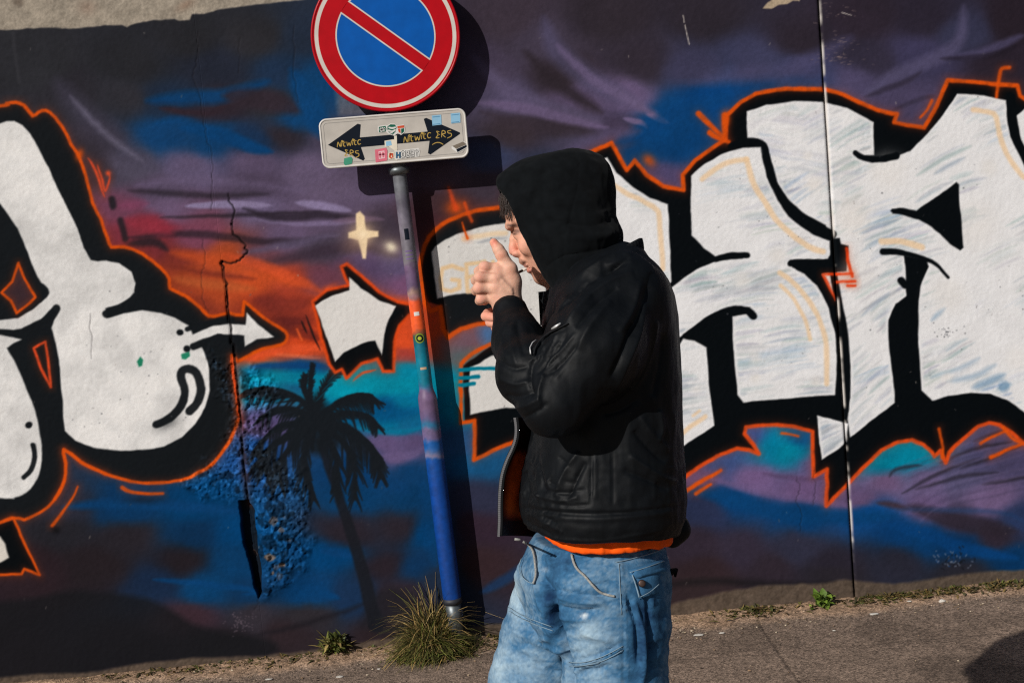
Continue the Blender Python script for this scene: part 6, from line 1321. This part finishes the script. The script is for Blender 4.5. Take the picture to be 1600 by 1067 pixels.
g = empty('grass_tuft', (tp[0], ty, 0), label='tall bushy grass tuft with dry blades growing at the foot of the sign post', cat='grass tuft')
DKG = [(70, 70, 34), (84, 84, 42), (58, 58, 30), (98, 92, 50), (48, 46, 28)]
mb = MB(); blades(mb, 2900, tp[0]-.02, ty-.02, .052, .030, .18, .95, DKG+GRN[:2]+DRY[2:], 1, .0042, droop=1.3)
blades(mb, 1700, tp[0]-.015, ty-.065, .066, .03, .115, 1.3, DKG+GRN[:3]+DRY[2:], 2, .0040, droop=1.4); blades(mb, 260, tp[0]+.10, ty-.02, .06, .03, .09, 1.5, DKG, 6, .0032, droop=1.4); o = mb.build('blades', m_blade, g, tuple(g.location)); o['kind'] = 'stuff'
mb = MB(); blades(mb, 520, tp[0]-.015, ty+.02, .036, .018, .35, .72, DRY+DKG, 3, .0040, droop=1.6); blades(mb, 160, tp[0]-.05, ty, .05, .02, .22, 1.2, DRY+DKG, 4, .0036, droop=1.5); blades(mb, 50, tp[0]+.11, ty, .06, .02, .12, 1.4, DRY+DKG, 5, .0018)
o = mb.build('dry_blades', m_blade, g, tuple(g.location)); o['kind'] = 'stuff'
def rosette(name, px, py, n, L, W, cols, seed, label, up_=(.2, .9), cat='weed', stem=0.0):
    p = on_ground(px, py); p[1] = min(p[1], -.02); g = empty(name, (p[0], p[1], 0), label=label, cat=cat); r = random.Random(seed); mb = MB()
    for k in range(n):
        a = r.uniform(0, 6.28); e = r.uniform(*up_); d = np.array([math.cos(a), math.sin(a)*.8-.15, e]); b = np.array([p[0]+r.gauss(0, .012), p[1]+r.gauss(0, .008), .008+r.uniform(0, stem)])
        leaf(mb, b, d, L*r.uniform(.5, 1.15), W*r.uniform(.6, 1.1), r.choice(cols), r.uniform(.1, .6), r)
    o = mb.build('leaves', m_leaf, g, tuple(g.location), True); o['kind'] = 'stuff'
    mb = MB()
    for k in range(5):
        a = k*1.3; V_, q_, t_ = tube([p*np.array([1, 1, 0])+[0, 0, 0], p*np.array([1, 1, 0])+np.array([math.cos(a)*.012, math.sin(a)*.008, .02+stem*.8])], [.0018, .001], 6); mb.add(V_, q_, t_, lin(np.array([90, 100, 50])/255))
    o = mb.build('stems', m_leaf, g, tuple(g.location)); o['kind'] = 'stuff'
    return g
OLV = [(84, 92, 40), (100, 104, 50), (70, 78, 34), (120, 112, 60)]; BRT = [(110, 134, 50), (90, 116, 42), (134, 152, 66), (72, 96, 36)]
rosette('weed', 522, 1024, 90, .095, .0075, OLV+[(150, 130, 80)], 11, 'spindly olive weed in the dirt left of the grass tuft', (.2, 1.3), stem=.05)
rosette('weed', 534, 1012, 34, .07, .007, OLV, 12, 'small upright sprig of weed behind the spindly olive one', (.8, 2.2), stem=.07)
rosette('weed', 1283, 952, 56, .065, .015, BRT, 13, 'bright green leafy weed under the joint between wall panels', (.3, 1.7), stem=.05)
rosette('weed', 1172, 958, 110, .055, .006, [(84, 72, 44), (92, 88, 46), (70, 76, 36), (110, 80, 50)], 14, 'low brownish weed creeping in the dirt, left of the bright green one', (.1, .6), stem=.01)
rosette('weed', 1195, 962, 24, .026, .007, OLV, 15, 'tiny flat weed at the edge of the pavement', (.1, .5))
rosette('weed', 1384, 942, 70, .045, .006, OLV, 16, 'low olive weed patch just right of the wall joint', (.1, .7))
rosette('weed', 1345, 948, 20, .024, .006, [(110, 90, 60), (90, 84, 46)], 17, 'withered small weed at the foot of the wall joint', (.1, .6))
rosette('weed', 1560, 920, 90, .05, .005, OLV+[(104, 84, 54)], 18, 'low ragged weed patch at the far right end of the wall foot', (.2, .9))
rosette('weed', 1490, 924, 60, .04, .004, OLV+[(104, 84, 54)], 19, 'thin ragged weed patch between the white litter and the far right weeds', (.3, 1.1))
rosette('weed', 775, 1012, 26, .045, .003, [(60, 52, 38), (84, 76, 46)], 20, 'dry dark twigs of weed to the right of the pole shadow', (.1, .6))
rosette('weed', 315, 1050, 16, .02, .003, [(60, 52, 38), (84, 76, 46)], 21, 'tiny dry weed in the dirt on the left', (.1, .6))
# low creeping growth and moss in the dirt at the foot of the wall
r = random.Random(31); mb = MB()
for k in range(2100):
    t = r.random()
    px = r.choice((r.gauss(1180, 38), r.gauss(1400, 60), r.uniform(1340, 1640), r.gauss(1560, 40), r.uniform(150, 600), r.gauss(800, 30))); p = on_ground(px, 1000); x = float(on_plane_y(px, 930)[0]); y = -abs(r.gauss(.03, .03))-.01
    a = r.uniform(0, 6.28); d = np.array([math.cos(a), math.sin(a)*.7, r.uniform(.1, 1.1)])
    leaf(mb, np.array([x, y, .014]), d, r.uniform(.016, .046), r.uniform(.003, .006), r.choice([(88, 84, 44), (72, 74, 36), (100, 82, 50), (64, 60, 36), (116, 98, 58)]), r.uniform(.1, .6), r)
mb.build('ground_cover', m_leaf, None, (0, 0, 0), True, kind='stuff')
# grit and small stones
m_grit = new_mat('grit', rough=.9, spec=.2); attr_col(m_grit); add_grain(m_grit, 90, 1, 3, lo=.8, hi=1.2)
ico = np.array([(0, 0, 1), (1, 0, 0), (0, 1, 0), (-1, 0, 0), (0, -1, 0), (0, 0, -1)], float); it = [(0, 1, 2), (0, 2, 3), (0, 3, 4), (0, 4, 1), (5, 2, 1), (5, 3, 2), (5, 4, 3), (5, 1, 4)]
r = random.Random(9); mb = MB()
for k in range(5200):
    x = r.uniform(gx0, gx1); y = -abs(r.gauss(0, .11))-.004
    if r.random() < .14: y = r.uniform(gy0, -.05)
    s = .0016+.0042*r.random()**4; 
    a = r.uniform(0, 6.28); M = np.array([[math.cos(a), -math.sin(a), 0], [math.sin(a), math.cos(a), 0], [0, 0, 1]])
    V = (ico*np.array([s*r.uniform(.7, 1.5), s*r.uniform(.7, 1.3), s*.7])*np.array([[r.uniform(.8, 1.2)] for _ in ico])) @ M.T
    zb_ = (.018 if y > -.1 else .004)*.8
    c = r.choice([(150, 124, 98), (120, 100, 84), (176, 156, 130), (96, 82, 72), (196, 180, 156)])
    mb.add(V+np.array([x, y, zb_]), (), it, lin(np.array(c)/255*r.uniform(.7, 1.1)))
mb.build('grit', m_grit, kind='stuff')
# twigs / dead stems in the dirt
mb = MB()
for k in range(420):
    x = r.uniform(gx0, gx1); y = -abs(r.gauss(0.02, .07))-.006; a = r.uniform(0, 6.28); L = r.uniform(.008, .035); z = .018 if y > -.1 else .005
    p = np.array([x, y, z]); d = np.array([math.cos(a), math.sin(a)*.6, r.uniform(-.05, .35)]); pts = [p-d*L/2, p+np.array([r.gauss(0, .002), 0, .003]), p+d*L/2]; pts = np.array(pts); pts[:, 1] = np.minimum(pts[:, 1], -.002)
    V_, q_, t_ = tube(pts, [.0007, .0009, .0004], 4); c = r.choice([(120, 96, 66), (84, 66, 48), (160, 134, 96), (96, 90, 50)]); mb.add(V_, q_, t_, lin(np.array(c)/255))
mb.build('dead_stems', m_grit, kind='stuff')
# litter
m_lit = new_mat('pale_litter', srgb(206, 200, 190), .8, .2); add_grain(m_lit, 120, 1, 3, lo=.8, hi=1.05, bump=.4, bscale=200)
LIT = [(1472, 941, .016, .011, 'white crumpled paper scrap lying right of the wall joint'), (1366, 960, .020, .004, 'flat pale scrap below the olive weed patch'), (1092, 993, .022, .004, 'longest pale scrap, close behind the man on the pavement edge'), (1128, 990, .014, .004, 'pale scrap next to the longest one, behind the man'),
       (1100, 980, .012, .003, 'pale sliver in the dirt behind the man, nearest the wall'), (1140, 974, .010, .004, 'tiny white scrap at the dirt edge left of the creeping weed'), (530, 1058, .018, .003, 'flat pale scrap below the olive weed'), (420, 1062, .016, .003, 'flat whitish scrap on the pavement left of the olive weed'), (592, 1046, .008, .003, 'small pale crumb left of the grass tuft'),
       (1421, 945, .010, .004, 'small pale pebble between the joint and the white paper'), (1303, 986, .007, .003, 'tiny white crumb on the pavement under the green weed')]
for i, (px, py, a_, h2_, lb) in enumerate(LIT):
    p = on_ground(px, py); p[1] = min(p[1], -.02); rr = random.Random(i+50); mb = MB(); V = [np.array([0, 0, h2_])]; n = 9
    for ring, (rf, zf) in enumerate(((.55, .95), (1, .45), (.9, 0))):
        for k in range(n):
            t = 2*math.pi*k/n; q_ = rf*rr.uniform(.75, 1.2); V.append(np.array([a_*q_*math.cos(t), a_*.55*q_*math.sin(t), h2_*zf*rr.uniform(.7, 1.2)]))
    T = [[0, 1+k, 1+(k+1) % n] for k in range(n)]; Q = [[1+j*n+k, 1+(j+1)*n+k, 1+(j+1)*n+(k+1) % n, 1+j*n+(k+1) % n] for j in (0, 1) for k in range(n)]
    z = .016 if p[1] > -.12 else .003
    mb.add(np.array(V)+np.array([p[0], p[1], z]), Q, T); mb.build('litter_scrap', m_lit, None, (p[0], p[1], z), label=lb, cat='litter', group='scraps of litter along the wall')
